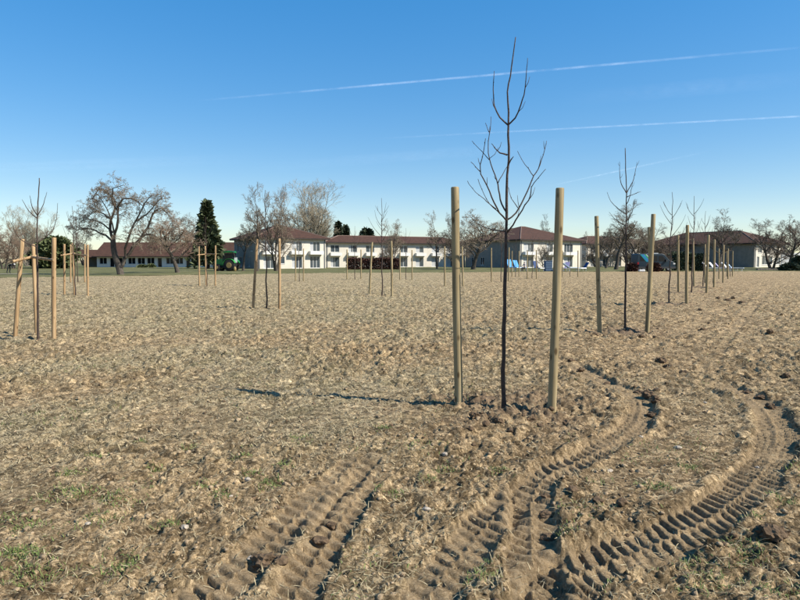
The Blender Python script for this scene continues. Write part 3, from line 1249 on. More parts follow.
TRUNK_A = [(38, 341), (37.8, 310), (37.5, 275), (37, 245), (37.3, 217), (38.5, 196), (39.4, 178)]
BR_A = [
    [[(37, 214.6), (32.4, 207.6), (29.7, 195.5)]],
    [[(37.6, 215.5), (43, 205), (47, 192)]],
    [[(36.7, 218), (29, 211), (22, 199.5)]],
    [[(38, 243), (46.4, 236.5), (52.5, 231), (56, 220.7), (57.7, 203)], [(46.4, 236.5), (48.6, 219)]],
    [[(37, 247), (24.5, 241.7), (17.5, 235.6), (9.6, 220)]],
]
young_tree_from_px('A', TRUNK_A, BR_A, 0.031, 0.009, 'bare sapling with upswept branches inside the orange three-stake support', 0.013)
TRUNK_K = [(625, 329), (625.5, 290), (626, 250), (626.3, 215), (626.5, 193), (625.8, 170), (625, 148)]
BR_K = [
    [[(626.5, 193), (620.5, 181), (619.5, 161.5)]],
    [[(626.5, 193), (633.5, 179), (637, 162)]],
    [[(627, 197), (634, 194), (641, 191.5)]],
    [[(625.5, 214), (612.5, 203.5), (607, 192)]],
    [[(626.3, 222), (632, 212), (635, 199)]],
    [[(625.5, 226), (615, 219), (609, 212)]],
    [[(626.2, 205), (630, 196), (633, 180)]],
]
young_tree_from_px('K', TRUNK_K, BR_K, 0.026, 0.007, 'dark slender sapling between a grey stake and a leaning pale stake', 0.010)


def young_variant(seedv, h):
    q = random.Random(seedv)
    trunk, crown = MB(), MB()
    pts = [Vector((0, 0, -0.2)), Vector((0, 0, 0))]
    n = 12
    for i in range(1, n + 1):
        pts.append(Vector((q.uniform(-.012, .012) * 2, q.uniform(-.012, .012) * 2, h * i / n)))
    rads = [0.036, 0.034] + [0.032 - 0.024 * i / n for i in range(1, n + 1)]
    trunk.tube(pts, [r_ * .85 for r_ in rads], 7)
    nb = q.randint(7, 10)
    for i in range(nb):
        z0 = h * (0.5 + 0.36 * i / nb + q.uniform(-.02, .02))
        a = i * 2.4 + q.uniform(-.5, .5)
        L_ = h * q.uniform(0.13, 0.27) * (1.1 - 0.4 * i / nb)
        p = Vector((0, 0, z0))
        d = Vector((math.cos(a), math.sin(a), 0.8))
        ln = [p.copy()]
        for s_ in range(6):
            d = (d.normalized() + Vector((q.uniform(-.1, .1), q.uniform(-.1, .1), 0.2))).normalized()
            p = p + d * (L_ / 6)
            ln.append(p.copy())
        crown.tube(ln, [0.0105 - 0.0012 * j for j in range(7)], 5)
        if q.random() < 0.5:
            b = ln[3]
            d2 = Vector((math.cos(a + 1.2), math.sin(a + 1.2), 1.3)).normalized()
            crown.tube([b, b + d2 * L_ * 0.2, b + d2 * L_ * 0.36 + Vector((0, 0, .04))], [.007, .006, .004], 4)
    return trunk.mesh('sapling_trunk'), crown.mesh('sapling_branches')


YV = [young_variant(40 + i, 1.0 * 3.7) for i in range(4)]
for t_, c_ in YV:
    t_.materials.append(M['bark_young'])
    c_.materials.append(M['bark_young'])
TOPS = {'L': 192, 'M': 196, 'N': 211, 'O': 222, 'P': 232, 'Q': 238, 'E': 190, 'F': 198, 'G': 214, 'H': 222, 'B': 206, 'C': 215, 'D': 217,
        'I': 232, 'J': 232, 'S': 226, 'T': 238, 'U': 235, 'V': 228}
YL = {'L': 'kinked sapling between thin stakes in front of the parked van', 'M': 'bare sapling among stakes in front of the dark evergreen hedge',
      'E': 'dark straight sapling between a leaning brown stake and an orange stake', 'F': 'bare sapling with forked top in front of the copper hedge',
      'B': 'thin sapling held by the smaller support before the gnarled apple tree', 'D': 'thin sapling held by the support in front of the green tractor'}
for i, (k, ty) in enumerate(TOPS.items()):
    s = SETS[k]
    f = s['foot']
    top = top_point(f, s['tree'][0], ty)
    e = empty('young_tree', f, i * 1.3, YL.get(k, 'small sapling between thin stakes ' + WHERE.get(k, '')), 'tree', 'saplings planted on the field')
    t_, c_ = YV[i % 4]
    sc = (top.z - f.z) / 3.7
    e.scale = (max(sc, 0.8), max(sc, 0.8), sc)
    for nm, me in (('trunk', t_), ('crown', c_)):
        o = bpy.data.objects.new(nm, me)
        COL.objects.link(o)
        o.parent = e
        if nm == 'trunk':
            me.polygons.foreach_set('use_smooth', [True] * len(me.polygons))


class Grower:
    """bare deciduous tree: limbs go to 'trunk', twigs to 'crown'"""

    def __init__(s, seedv, twig_r=0.016, droop=0.0, up=0.25, spread=0.8, levels=4, kids=(5, 6, 7, 6), ratio=0.55, wob=0.25, limb_lv=2, thick=0.02):
        s.q = random.Random(seedv)
        s.t, s.c = MB(), MB()
        s.__dict__.update(twig_r=twig_r, droop=droop, up=up, spread=spread, levels=levels, kids=kids, ratio=ratio, wob=wob, limb_lv=limb_lv, thick=thick)

    def line(s, p, d, L_, lv):
        q = s.q
        n = 6 if lv < 2 else (4 if lv < 4 else 3)
        out = [p.copy()]
        d = d.normalized()
        for i in range(n):
            f_ = i / n
            tr = s.up * (1 if lv < 3 else 0.5) - s.droop * (f_ if lv > 0 else 0)
            d = (d + Vector((q.gauss(0, 1), q.gauss(0, 1), q.gauss(0, 0.8))) * s.wob * 0.5 + Vector((0, 0, tr)) * 0.35).normalized()
            p = p + d * (L_ / n)
            out.append(p.copy())
        return out

    def put(s, ln, r, lv):
        n = len(ln)
        tgt = s.t if lv < s.limb_lv else s.c
        rads = [max(s.twig_r * 0.45, r * (1 - 0.6 * i / (n - 1))) for i in range(n)]
        tgt.tube(ln, rads, 8 if lv == 0 else (5 if lv < s.limb_lv else 3), cap=False)

    def branch(s, p, d, L_, r, lv):
        ln = s.line(p, d, L_, lv)
        s.put(ln, r, lv)
        s.kidsof(ln, L_, r, lv)

    def kidsof(s, ln, L_, r, lv, start=0.25):
        if lv + 1 > s.levels:
            return
        q = s.q
        k = s.kids[min(lv, len(s.kids) - 1)]
        n = len(ln)
        for i in range(k):
            f_ = start + (1 - start) * (i + q.random()) / k
            x = min(f_ * (n - 1), n - 1.001)
            j = int(x)
            p = ln[j].lerp(ln[j + 1], x - j)
            ax = (ln[j + 1] - ln[j]).normalized()
            sd = Vector((q.gauss(0, 1), q.gauss(0, 1), q.gauss(0, 0.7)))
            sd = (sd - ax * sd.dot(ax))
            if sd.length < 1e-3:
                continue
            sd.normalize()
            dd = ax * (1 - s.spread * 0.5) + sd * s.spread
            s.branch(p, dd, L_ * s.ratio * q.uniform(0.7, 1.2) * (1.15 - 0.5 * f_), max(s.twig_r, r * 0.55 * (1.1 - 0.5 * f_)), lv + 1)


def bare_tree_meshes(seedv, h, trunk_f=0.3, trunk_r=0.22, stems=1, lean=0.0, limb_l=0.55, limbs=6, flat=1.0, **kw):
    g = Grower(seedv, **kw)
    q = g.q
    for s_ in range(stems):
        a = 2 * PI * s_ / max(1, stems) + q.uniform(0, 1)
        base = Vector((math.cos(a), math.sin(a), 0)) * (0.0 if stems == 1 else trunk_r * 1.2)
        sl = (0.12 + 0.55 * (s_ % 3) / 2) if stems > 4 else 0.28
        d = Vector((math.cos(a) * (sl if stems > 1 else lean), math.sin(a) * (sl if stems > 1 else lean * 0.3), 1))
        L_ = h * (0.62 if stems == 1 else 0.72)
        ln = [base + Vector((0, 0, -0.3))]
        p = base.copy()
        n = 9
        for i in range(n):
            ln.append(p.copy())
            d = (d.normalized() + Vector((q.gauss(0, .07), q.gauss(0, .07), 0.03))).normalized()
            p = p + d * (L_ / n)
        ln.append(p)
        rads = [trunk_r * 1.35, trunk_r * 1.2] + [trunk_r * (1 - 0.75 * i / n) for i in range(n)]
        g.t.tube(ln, rads, 10, cap=False)
        for i in range(limbs):
            f_ = trunk_f + (1 - trunk_f) * (i + q.random() * .8) / limbs * (1 if stems == 1 else 1)
            x = min(1 + f_ * n, n + 0.99)
            j = int(x)
            pp = ln[j].lerp(ln[j + 1] if j + 1 < len(ln) else ln[j], x - j)
            aa = i * 2.4 + q.uniform(-.5, .5)
            d2 = Vector((math.cos(aa), math.sin(aa), 0.55 * flat + 0.6 * f_))
            g.branch(pp, d2, h * limb_l * (1.1 - 0.55 * f_) * q.uniform(.8, 1.1), trunk_r * 0.5 * (1.1 - .5 * f_), 1)
        g.branch(ln[-1], d, h * 0.36, trunk_r * 0.26, 1)
    return g.t.mesh('tree_trunk'), g.c.mesh('tree_crown')


def add_tree(meshes, loc, label, group=None, rz=0.0, sc=1.0, scz=None, name='bare_tree', mats=('bark_old', 'twig')):
    e = empty(name, loc, rz, label, 'tree', group)
    e.scale = (sc, sc, scz or sc)
    for nm, me, m in zip(('trunk', 'crown'), meshes, mats):
        o = bpy.data.objects.new(nm, me)
        COL.objects.link(o)
        o.parent = e
        if not me.materials:
            me.materials.append(M[m])
        o.material_slots[0].link = 'OBJECT'
        o.material_slots[0].material = M[m]
    return e


def gloc(px, d, dz=0.0):
    p = at(px, 266, d)
    return Vector((p.x, d, gz(p.x, d) * (1 if d < 90 else 0) + dz))


# the old apple tree, limb by limb
def apple_tree():
    d = 64.0
    foot = gloc(121, d)
    g = Grower(3, twig_r=0.0125, droop=0.55, up=0.14, spread=0.9, levels=4, kids=(6, 6, 6, 5), ratio=0.56, wob=0.42, limb_lv=2)
    z0 = at(121, 274, d).z - foot.z

    def P3(pts, amp, sd):
        q = random.Random(sd)
        n = len(pts)
        dep = q.uniform(-1, 1) * amp
        out = []
        for i, (a, b) in enumerate(pts):
            p = at(a, b, d + dep * (i / (n - 1)))
            out.append(p - foot - Vector((0, 0, z0)))
        return out
    trunk = P3([(121, 275.5), (119.5, 268), (116, 258), (113.5, 247), (113, 238)], 0, 1)
    g.t.tube([trunk[0] + Vector((0, 0, -.4))] + dense(trunk, .4), [.42] + list(np.linspace(.37, .25, len(dense(trunk, .4)))), 10, cap=False)
    limbs = [
        ([(113, 238), (109, 229), (111, 218), (116, 207), (114, 198), (107, 190), (98, 189), (92, 198)], .26, 2.0),
        ([(113, 238), (117, 225), (118, 211), (119, 203), (127, 197), (137, 200), (146, 210)], .24, 2.5),
        ([(113, 240), (106, 234), (95, 229), (84, 227), (74, 231)], .2, 2.5),
        ([(120, 268), (126, 257), (133, 246), (141, 236), (147, 226), (153, 213), (160, 207), (168, 212)], .34, 1.5),
        ([(133, 246), (140, 236), (150, 233), (160, 238), (166, 246)], .2, 3),
        ([(126, 257), (125, 247), (130, 232), (136, 219), (144, 202), (152, 194)], .22, 2.5),
        ([(111, 218), (103, 212), (93, 211), (86, 217)], .15, 3),
        ([(118, 211), (112, 198), (113, 188), (122, 184)], .15, 3),
        ([(113, 232), (103, 224), (92, 219), (82, 219), (78, 226)], .15, 4),
        ([(137, 219), (148, 212), (157, 200), (163, 198)], .15, 3),
        ([(114, 236), (112, 222), (104, 202), (97, 192)], .16, 4),
    ]
    for i, (pts, r, amp) in enumerate(limbs):
        ln = dense(P3(pts, amp, 50 + i), 0.6)
        ln = [Vector(p) + Vector((g.q.gauss(0, .06), g.q.gauss(0, .06), g.q.gauss(0, .06))) for p in ln]
        n = len(ln)
        g.t.tube(ln, [r * .62 * (1 - .75 * j / (n - 1)) for j in range(n)], 8, cap=False)
        g.kids = (12, 6, 5, 4)
        g.kidsof(ln, 3.2, r * .3, 0, start=.25)
    add_tree((g.t.mesh('tree_trunk'), g.c.mesh('tree_crown')), foot, 'gnarled old apple tree with a forked leaning trunk before the low house', name='apple_tree')


apple_tree()

T_ROUND = bare_tree_meshes(11, 7.5, 0.28, 0.2, limbs=9, twig_r=0.013, up=.14, spread=.8, kids=(6, 8, 7, 6), ratio=.57, levels=4)
T_SLIM = bare_tree_meshes(12, 8.5, 0.45, 0.17, limbs=8, limb_l=.34, twig_r=0.013, up=.3, spread=.7, kids=(6, 7, 7, 5), ratio=.54, levels=4)
T_BIG = bare_tree_meshes(13, 19, 0.2, 0.30, stems=7, limbs=7, limb_l=.36, twig_r=0.02, up=.3, spread=.62, kids=(6, 7, 6, 5), ratio=.62, levels=4, wob=.18)
T_LOW = bare_tree_meshes(14, 6.0, 0.14, 0.13, stems=3, limbs=6, limb_l=.45, twig_r=0.013, up=.15, spread=.8, kids=(6, 7, 6, 5), ratio=.58, levels=4)
T_TALL = bare_tree_meshes(15, 12, 0.3, 0.22, limbs=11, limb_l=.40, twig_r=0.018, up=.35, spread=.6, kids=(6, 8, 7, 6), ratio=.56, levels=4)


def tree_at(meshes, h0, px, d, top_py, label, rz, wx=1.0, mats=('bark_old', 'twig'), group='bare trees round the houses', fill=0.98):
    p = gloc(px, d)
    h = at(px, top_py, d).z - p.z
    sc = h / (h0 * fill)
    return add_tree(meshes, p, label, group, rz, sc * wx, sc, mats=mats)


tree_at(T_ROUND, 7.5, 177.5, 74, 212, 'brown twiggy round tree with drooping side limb in front of the long low house', 0.3, 1.25, ('bark_old', 'twig_red'))
tree_at(T_SLIM, 8.5, 257, 84, 193, 'tall slim bare tree in front of the hip-roofed house with the big tree behind', 1.0, 0.9)
tree_at(T_SLIM, 8.5, 243, 86, 213, 'short leaning bare tree at the grey corner of the hip-roofed house', 2.6, 1.0)
tree_at(T_LOW, 6, 276, 86, 200, 'forked dark bare tree standing before the cream front of the hip-roofed house', 0.7, 0.62)
tree_at(T_BIG, 19, 308, 150, 197, 'huge pale spreading bare tree rising behind the hip-roofed house', 0.4, 1.25, ('bark_grey', 'twig_pale'), None)
tree_at(T_LOW, 6, 391, 112, 228, 'low round bare tree in front of the long wing beside the copper hedge', 1.9, 0.85)
tree_at(T_SLIM, 8.5, 437, 108, 217, 'small bare tree with knobbly top before the shaded end of the long wing', 0.2, 1.0)
tree_at(T_LOW, 6, 456, 108, 224, 'low tangled bare tree beside the broad dense one at the grey gable', 3.6, 0.9)
tree_at(T_ROUND, 7.5, 473, 100, 212, 'broad dense bare tree before the grey gable of the second hip-roofed house', 2.2, 1.35, ('bark_old', 'twig'))
tree_at(T_TALL, 12, 545, 150, 219, 'thin bare treetop showing above the second hip-roofed house', 0.9, 0.75, ('bark_grey', 'twig'))
tree_at(T_LOW, 6, 544, 100, 243, 'low bare shrub tree in front of the balconies of the second house', 2.9, 0.75, ('bark_grey', 'twig'))
tree_at(T_SLIM, 8.5, 616, 98, 208, 'tall bare tree beside the short wing near the tail of the parked van', 1.4, 1.5)
tree_at(T_TALL, 12, 640, 128, 213, 'fan-shaped bare tree rising behind the parked van', 2.0, 1.35, ('bark_old', 'twig'))
tree_at(T_ROUND, 7.5, 606, 112, 226, 'dense brown tree tangled behind the short wing', 3.0, 0.95)
tree_at(T_TALL, 12, 720, 122, 214, 'round bare tree in front of the long dark end wall', 0.5, 1.35, ('bark_old', 'twig'))
tree_at(T_ROUND, 7.5, 789, 96, 222, 'bushy bare tree standing over the clipped round bush', 1.2, 1.35, ('bark_old', 'twig_red'))
tree_at(T_TALL, 12, 806, 108, 204, 'tall bare tree behind the bushy one near the clipped round bush', 4.0, 1.0)
tree_at(T_LOW, 6, 772, 104, 226, 'spreading brown tree in front of the cream end of the dark-walled house', 5.0, 1.25, ('bark_old', 'twig_red'))
tree_at(T_BIG, 19, 27, 150, 216, 'pale fan-shaped tree rising over the thicket at the lawn', 2.0, 0.9, ('bark_grey', 'twig_pale'))
THICKET = [(4, 105, 230, 1.1, 'twig_red', 'reddish thicket tree right behind the bending person'),
           (-14, 110, 226, 1.1, 'twig', 'brown thicket tree beyond the reddish one behind the bending person'),
           (13, 112, 236, 1.1, 'twig_red', 'small reddish thicket tree under the pale fan-shaped tree'),
           (36, 118, 233, 1.1, 'twig', 'brown thicket tree between the pale fan-shaped tree and evergreen bushes'),
           (48, 125, 243, 1.2, 'twig_red', 'low reddish thicket tree behind the evergreen bushes'),
           (84, 170, 238, 1.2, 'twig', 'distant brown tree behind the low red-roofed annex'),
           (160, 175, 232, 1.2, 'twig', 'distant brown treetop over the roof of the long low house'),
           (185, 170, 222, 1.2, 'twig', 'taller distant treetop between the low house roof and the conifer'),
           (596, 135, 238, 1.2, 'twig', 'brown tree at the corner of the second hip-roofed house and the short wing'),
           (628, 140, 236, 1.4, 'twig', 'spreading brown tree behind the rear of the van'),
           (650, 135, 232, 1.5, 'twig', 'broad brown tree right above the roof of the van'),
           (662, 130, 240, 1.3, 'twig_red', 'low reddish tree behind the bonnet of the van'),
           (683, 140, 238, 1.3, 'twig', 'brown tree behind the dark evergreen hedge')]
for i, (px, d, ty, wx, mt, lab) in enumerate(THICKET):
    tree_at(T_LOW, 6, px, d, ty, lab, i * 1.1, wx, ('bark_old', mt), 'thicket trees in the background')


# evergreens: trunk plus a crown of needle sprays
def spray_crown(seedv, h, width_at, n, leaf, tiers=None):
    q = random.Random(seedv)
    V, Fc = [], []
    for i in range(n):
        f_ = q.random() ** 0.8
        z = h * (0.06 + 0.94 * f_)
        a = q.random() * 2 * PI
        rmax = width_at(f_, a)
        r = rmax * (q.random() ** 0.4)
        p = Vector((math.cos(a) * r, math.sin(a) * r, z - 0.12 * r))
        d = Vector((math.cos(a) + q.gauss(0, .5), math.sin(a) + q.gauss(0, .5), q.gauss(0.15, .5))).normalized()
        s_ = d.cross(Vector((q.gauss(0, 1), q.gauss(0, 1), q.gauss(0, 1)))).normalized()
        L_ = leaf * q.uniform(.6, 1.4)
        w_ = L_ * .3
        b = len(V)
        for t in (p - s_ * w_ * .4, p + s_ * w_ * .4, p + d * L_ * .5 + s_ * w_, p + d * L_, p + d * L_ * .5 - s_ * w_):
            V.append((t.x, t.y, t.z))
        Fc.append((b, b + 1, b + 2, b + 3, b + 4))
    me = bpy.data.meshes.new('needle_crown')
    me.from_pydata(V, [], Fc)
    return me


def evergreen(name, px, d, top_py, width, label, m='needles', shape='cone', n=5000, leaf=0.7, seedv=1):
    p = gloc(px, d)
    h = at(px, top_py, d).z - p.z
    q = random.Random(seedv)
    lob = [(q.uniform(0, 6.28), q.uniform(.6, 1.2)) for _ in range(40)]

    def wa(f_, a):
        if shape == 'cone':
            tier = 0.62 + 0.38 * (1 - ((f_ * 11 + 0.25 * math.sin(a * 3)) % 1))
            return width * (1.01 - f_) ** 1.05 * tier * (0.8 + 0.2 * math.sin(a * 5 + f_ * 20))
        if shape == 'column':
            return width * math.sin(min(1, (1.02 - f_) * 3) * PI / 2) * (0.85 + .2 * math.sin(a * 4 + f_ * 9))
        return width * math.sqrt(max(0.02, 1 - (2 * (f_ - .45) / 1.12) ** 2)) * (.82 + .2 * math.sin(a * 4 + f_ * 11))
    e = empty(name, p, 0, label, 'hedge' if 'hedge' in name else ('bush' if 'bush' in name else 'tree'))
    MB().tube([(0, 0, -.2), (0, 0, h * .3), (0, 0, h * .9)], [width * .07 + .05, width * .06 + .04, .03], 7).build('trunk' if 'bush' not in name else 'stem', 'bark_old', e)
    link_mesh('crown' if 'bush' not in name else 'foliage', spray_crown(seedv, h, wa, n, leaf), m, e)
    return e


evergreen('conifer_tree', 208, 108, 202.5, 4.3, 'dark green conical conifer between the low house and the hip-roofed house', 'needles_conifer', 'cone', 4200, .85, 2)
evergreen('pine_tree', 338.5, 175, 223, 2.6, 'dark slender pine above the roof of the long wing', 'needles', 'cone', 2500, 1.0, 3)
evergreen('pine_tree', 346, 178, 227, 2.2, 'shorter dark pine beside the slender one above the long wing', 'needles', 'cone', 2000, 1.0, 4)
evergreen('yew_tree', 367, 178, 229.5, 2.6, 'round dark evergreen treetop above the roof of the long wing', 'needles', 'ball', 2500, 1.0, 5)
evergreen('evergreen_bush', 57, 112, 238, 3.6, 'tall green evergreen bush beside the thicket at the lawn', 'needles_green', 'ball', 4000, .8, 6)
evergreen('evergreen_bush', 46, 116, 244, 2.8, 'lower green evergreen bush leaning into the taller one at the thicket', 'needles_green', 'ball', 3000, .8, 7)
evergreen('round_bush', 789.5, 88, 263.5, 1.35, 'clipped round dark green bush in front of the bushy bare tree', 'needles', 'ball', 2500, .3, 8)
evergreen('small_bush', 653.5, 82, 263, 0.85, 'round brown bush in front of the van', 'leaf_red', 'ball', 1500, .3, 9)
evergreen('small_bush', 632, 84, 264, 0.75, 'low reddish bush behind the van', 'leaf_red', 'ball', 1500, .3, 10)
evergreen('small_bush', 142, 124, 265, 0.9, 'small green shrub under the low house windows beside another', 'needles_green', 'ball', 700, .35, 12)
evergreen('small_bush', 151, 124, 264.5, 1.0, 'wider small green shrub under the low house windows', 'needles_green', 'ball', 700, .35, 13)
evergreen('dark_bush', 799, 90, 256, 1.1, 'tall dark bush beside the clipped round bush', 'needles', 'ball', 2500, .3, 14)


def hedge(px0, px1, top_py, d, thick, label, m, seedv):
    a, b = gloc(px0, d), gloc(px1, d)
    L_ = b.x - a.x
    h = at(px0, top_py, d).z - a.z
    q = random.Random(seedv)
    V, Fc = [], []
    for i in range(int(L_ * h * 520)):
        u, v, t = q.random(), q.random(), q.random()
        p = Vector((u * L_, (t - .5) * thick, v * h))
        if q.random() < .75:
            w_ = q.choice('fft')
            if w_ == 'f':
                p.y = -thick / 2 + q.gauss(0, .06)
            else:
                p.z = h + q.gauss(0, .08)
        p.z *= 1 + .06 * math.sin(u * L_ * 1.3)
        d_ = Vector((q.gauss(0, 1), q.gauss(-.5, 1), q.gauss(.3, 1))).normalized()
        s_ = d_.cross(Vector((q.gauss(0, 1), q.gauss(0, 1), q.gauss(0, 1)))).normalized()
        l = .26 * q.uniform(.6, 1.4)
        b_ = len(V)
        for t_ in (p, p + d_ * l * .5 + s_ * l * .3, p + d_ * l, p + d_ * l * .5 - s_ * l * .3):
            V.append(tuple(t_))
        Fc.append((b_, b_ + 1, b_ + 2, b_ + 3))
    e = empty('hedge', a, 0, label, 'hedge')
    me = bpy.data.meshes.new('foliage')
    me.from_pydata(V, [], Fc)
    link_mesh('foliage', me, m, e)
    mb = MB()
    k = int(L_ / .5)
    for i in range(k):
        x = .25 + i * L_ / k
        mb.tube([(x, 0, -.1), (x + .05, 0, h * .5), (x - .1, 0, h * .9)], [.04, .03, .015], 4)
    mb.build('stems', 'bark_old', e)


hedge(347, 399.5, 259.5, 100, 1.4, 'copper brown beech hedge clipped flat along the long wing', 'leaf_red', 1)
hedge(671, 704, 254.5, 88, 1.8, 'dark evergreen hedge block beside the parked van', 'needles', 2)


# ------------------------------------------------------------------ buildings
ROT = R(33)


def facade(mb, u0, u1, z1, holes, put, depth=0.18, z0=-0.4):
    """wall face in (u, z) with recessed openings; put(u, z, into) maps to 3d"""
    us = sorted({u0, u1, *[h[0] for h in holes], *[h[1] for h in holes]})
    zs = sorted({z0, z1, *[h[2] for h in holes], *[h[3] for h in holes]})
    for i in range(len(us) - 1):
        for j in range(len(zs) - 1):
            cu, cz = (us[i] + us[i + 1]) / 2, (zs[j] + zs[j + 1]) / 2
            if any(h[0] < cu < h[1] and h[2] < cz < h[3] for h in holes):
                continue
            mb.face([put(us[i], zs[j], 0), put(us[i + 1], zs[j], 0), put(us[i + 1], zs[j + 1], 0), put(us[i], zs[j + 1], 0)])
    for a, b, c, d in holes:
        mb.face([put(a, c, 0), put(a, c, depth), put(a, d, depth), put(a, d, 0)])
        mb.face([put(b, c, 0), put(b, d, 0), put(b, d, depth), put(b, c, depth)])
        mb.face([put(a, d, 0), put(a, d, depth), put(b, d, depth), put(b, d, 0)])
        mb.face([put(a, c, 0), put(b, c, 0), put(b, c, depth), put(a, c, depth)])


def boxmap(mb, put, u0, u1, z0, z1, i0, i1):
    b = len(mb.v)
    for i in (i0, i1):
        mb.v += [tuple(put(u, z, i)) for u, z in ((u0, z0), (u1, z0), (u1, z1), (u0, z1))]
    for f in ((0, 1, 2, 3), (7, 6, 5, 4), (0, 4, 5, 1), (1, 5, 6, 2), (2, 6, 7, 3), (3, 7, 4, 0)):
        mb.f.append(tuple(b + k for k in f))


def window(parent, put, h, mull=1, pane_mat='glass', curtain=0.0, depth=0.18):
    a, b, c, d = h
    fr = MB()
    t = 0.07
    boxmap(fr, put, a + .004, a + t, c + .004, d - .004, depth - .09, depth - .03)
    boxmap(fr, put, b - t, b - .004, c + .004, d - .004, depth - .09, depth - .03)
    boxmap(fr, put, a + t, b - t, d - t, d - .004, depth - .09, depth - .03)
    boxmap(fr, put, a + t, b - t, c + .004, c + t, depth - .09, depth - .03)
    for k in range(mull):
        u = a + (b - a) * (k + 1) / (mull + 1)
        boxmap(fr, put, u - .04, u + .04, c + t, d - t, depth - .085, depth - .035)
    f = fr.build('window', 'white' if curtain >= 0 else 'frame', parent)
    pn = MB()
    n = mull + 1
    for k in range(n):
        pn.face([put(a + (b - a) * k / n + .02, c + .02, depth - .05), put(a + (b - a) * (k + 1) / n - .02, c + .02, depth - .05),
                 put(a + (b - a) * (k + 1) / n - .02, d - .02, depth - .05), put(a + (b - a) * k / n + .02, d - .02, depth - .05)])
    pn.build('pane', pane_mat, f)
    if curtain > 0:
        cm = MB()
        boxmap(cm, put, a + .03, a + (b - a) * curtain, c + .03, d - .03, depth - .051, depth - .049)
        cm.build('curtain', 'curtain', f)
    sm = MB()
    boxmap(sm, put, a - .05, b + .05, c - .06, c - .005, -.06, depth - .1)
    sm.build('sill', 'white', f)
    return f


def hip_roof(e, W, D, z, rise, over=.7, caps=True, x0=0, y0=0):
    a, b, c, d = x0 - over, x0 + W + over, y0 - over, y0 + D + over
    w_, h_ = b - a, d - c
    if w_ >= h_:
        r1, r2 = Vector((a + h_ / 2, (c + d) / 2, z + rise)), Vector((b - h_ / 2, (c + d) / 2, z + rise))
    else:
        r1, r2 = Vector(((a + b) / 2, c + w_ / 2, z + rise)), Vector(((a + b) / 2, d - w_ / 2, z + rise))
    A, B, C_, D_ = Vector((a, c, z)), Vector((b, c, z)), Vector((b, d, z)), Vector((a, d, z))
    mb = MB()
    if w_ >= h_:
        mb.face([A, B, r2, r1])
        mb.face([B, C_, r2])
        mb.face([C_, D_, r1, r2])
        mb.face([D_, A, r1])
        hips = [(A, r1), (B, r2), (C_, r2), (D_, r1), (r1, r2)]
    else:
        mb.face([A, B, r1])
        mb.face([B, C_, r2, r1])
        mb.face([C_, D_, r2])
        mb.face([D_, A, r1, r2])
        hips = [(A, r1), (B, r1), (C_, r2), (D_, r2), (r1, r2)]
    ro = mb.build('roof', 'roof', e)
    fm = MB().box(a + .02, b - .02, c + .02, d - .02, z - .22, z - .004)
    fm.build('fascia', 'fascia', ro)
    if caps:
        for p, q in hips:
            if (p - q).length > .3:
                MB().tube([p + Vector((0, 0, .02)), q + Vector((0, 0, .02))], .09, 6).build('ridge_cap', 'hipcap', ro)
    return ro


def front(u, z, i):
    return Vector((u, i, z))


def leftside(D):
    return lambda u, z, i: Vector((i, D - u, z))


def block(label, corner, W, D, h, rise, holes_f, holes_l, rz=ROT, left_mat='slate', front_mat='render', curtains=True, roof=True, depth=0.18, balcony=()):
    e = empty('house', corner, rz, label, 'house')
    mb = MB()
    facade(mb, 0, W, h, holes_f, front, depth)
    mb.build('front_wall', front_mat, e)
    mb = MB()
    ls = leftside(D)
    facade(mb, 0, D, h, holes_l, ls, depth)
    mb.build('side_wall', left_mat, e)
    mb = MB()
    mb.face([(W, 0, -.4), (W, D, -.4), (W, D, h), (W, 0, h)])
    mb.face([(W, D, -.4), (0, D, -.4), (0, D, h), (W, D, h)])
    mb.build('rear_wall', front_mat, e)
    q = random.Random(int(W * 100 + D))
    for hh in holes_f:
        wd = hh[1] - hh[0]
        window(e, front, hh, 0 if wd < 1.0 else (1 if wd < 2 else 2), 'glass', q.choice((0, .34, .5, .34)) if curtains else 0)
    for hh in holes_l:
        window(e, ls, hh, 1, 'glass_dark', 0)
    for (u0, u1, z0, z1) in balcony:
        bm_ = MB()
        boxmap(bm_, front, u0, u1, z0, z1, -.9, -.8)
        boxmap(bm_, front, u0, u1, z0 - .14, z0 - .002, -.9, -.003)
        boxmap(bm_, front, u0, u0 + .08, z0, z1, -.797, -.003)
        boxmap(bm_, front, u1 - .08, u1, z0, z1, -.797, -.003)
        bm_.build('balcony', 'white', e)
    if roof:
        hip_roof(e, W, D, h + .2, rise)
    for x in (0.25, W - 0.25):
        mb = MB()
        boxmap(mb, front, x - .05, x + .05, 0, h - .05, -.12, -.02)
        mb.build('downpipe', 'frame', e)
    return e


# first hip-roofed house (front faces the sun)
c1 = gloc(258, 106)
hf = []
for u0, u1 in ((1.0, 3.0), (6.4, 8.4), (10.0, 12.0)):
    hf += [(u0, u1, .1, 2.3), (u0, u1, 3.2, 5.0)]
hf += [(4.2, 5.0, 3.4, 4.8), (4.2, 5.0, .9, 2.2)]
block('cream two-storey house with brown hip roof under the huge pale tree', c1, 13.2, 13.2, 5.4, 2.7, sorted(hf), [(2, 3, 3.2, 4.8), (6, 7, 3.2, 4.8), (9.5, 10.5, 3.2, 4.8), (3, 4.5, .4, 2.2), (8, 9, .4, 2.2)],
      balcony=[(.6, 3.4, 2.75, 3.25), (6.0, 8.8, 2.75, 3.25), (9.7, 12.4, 2.75, 3.25)])
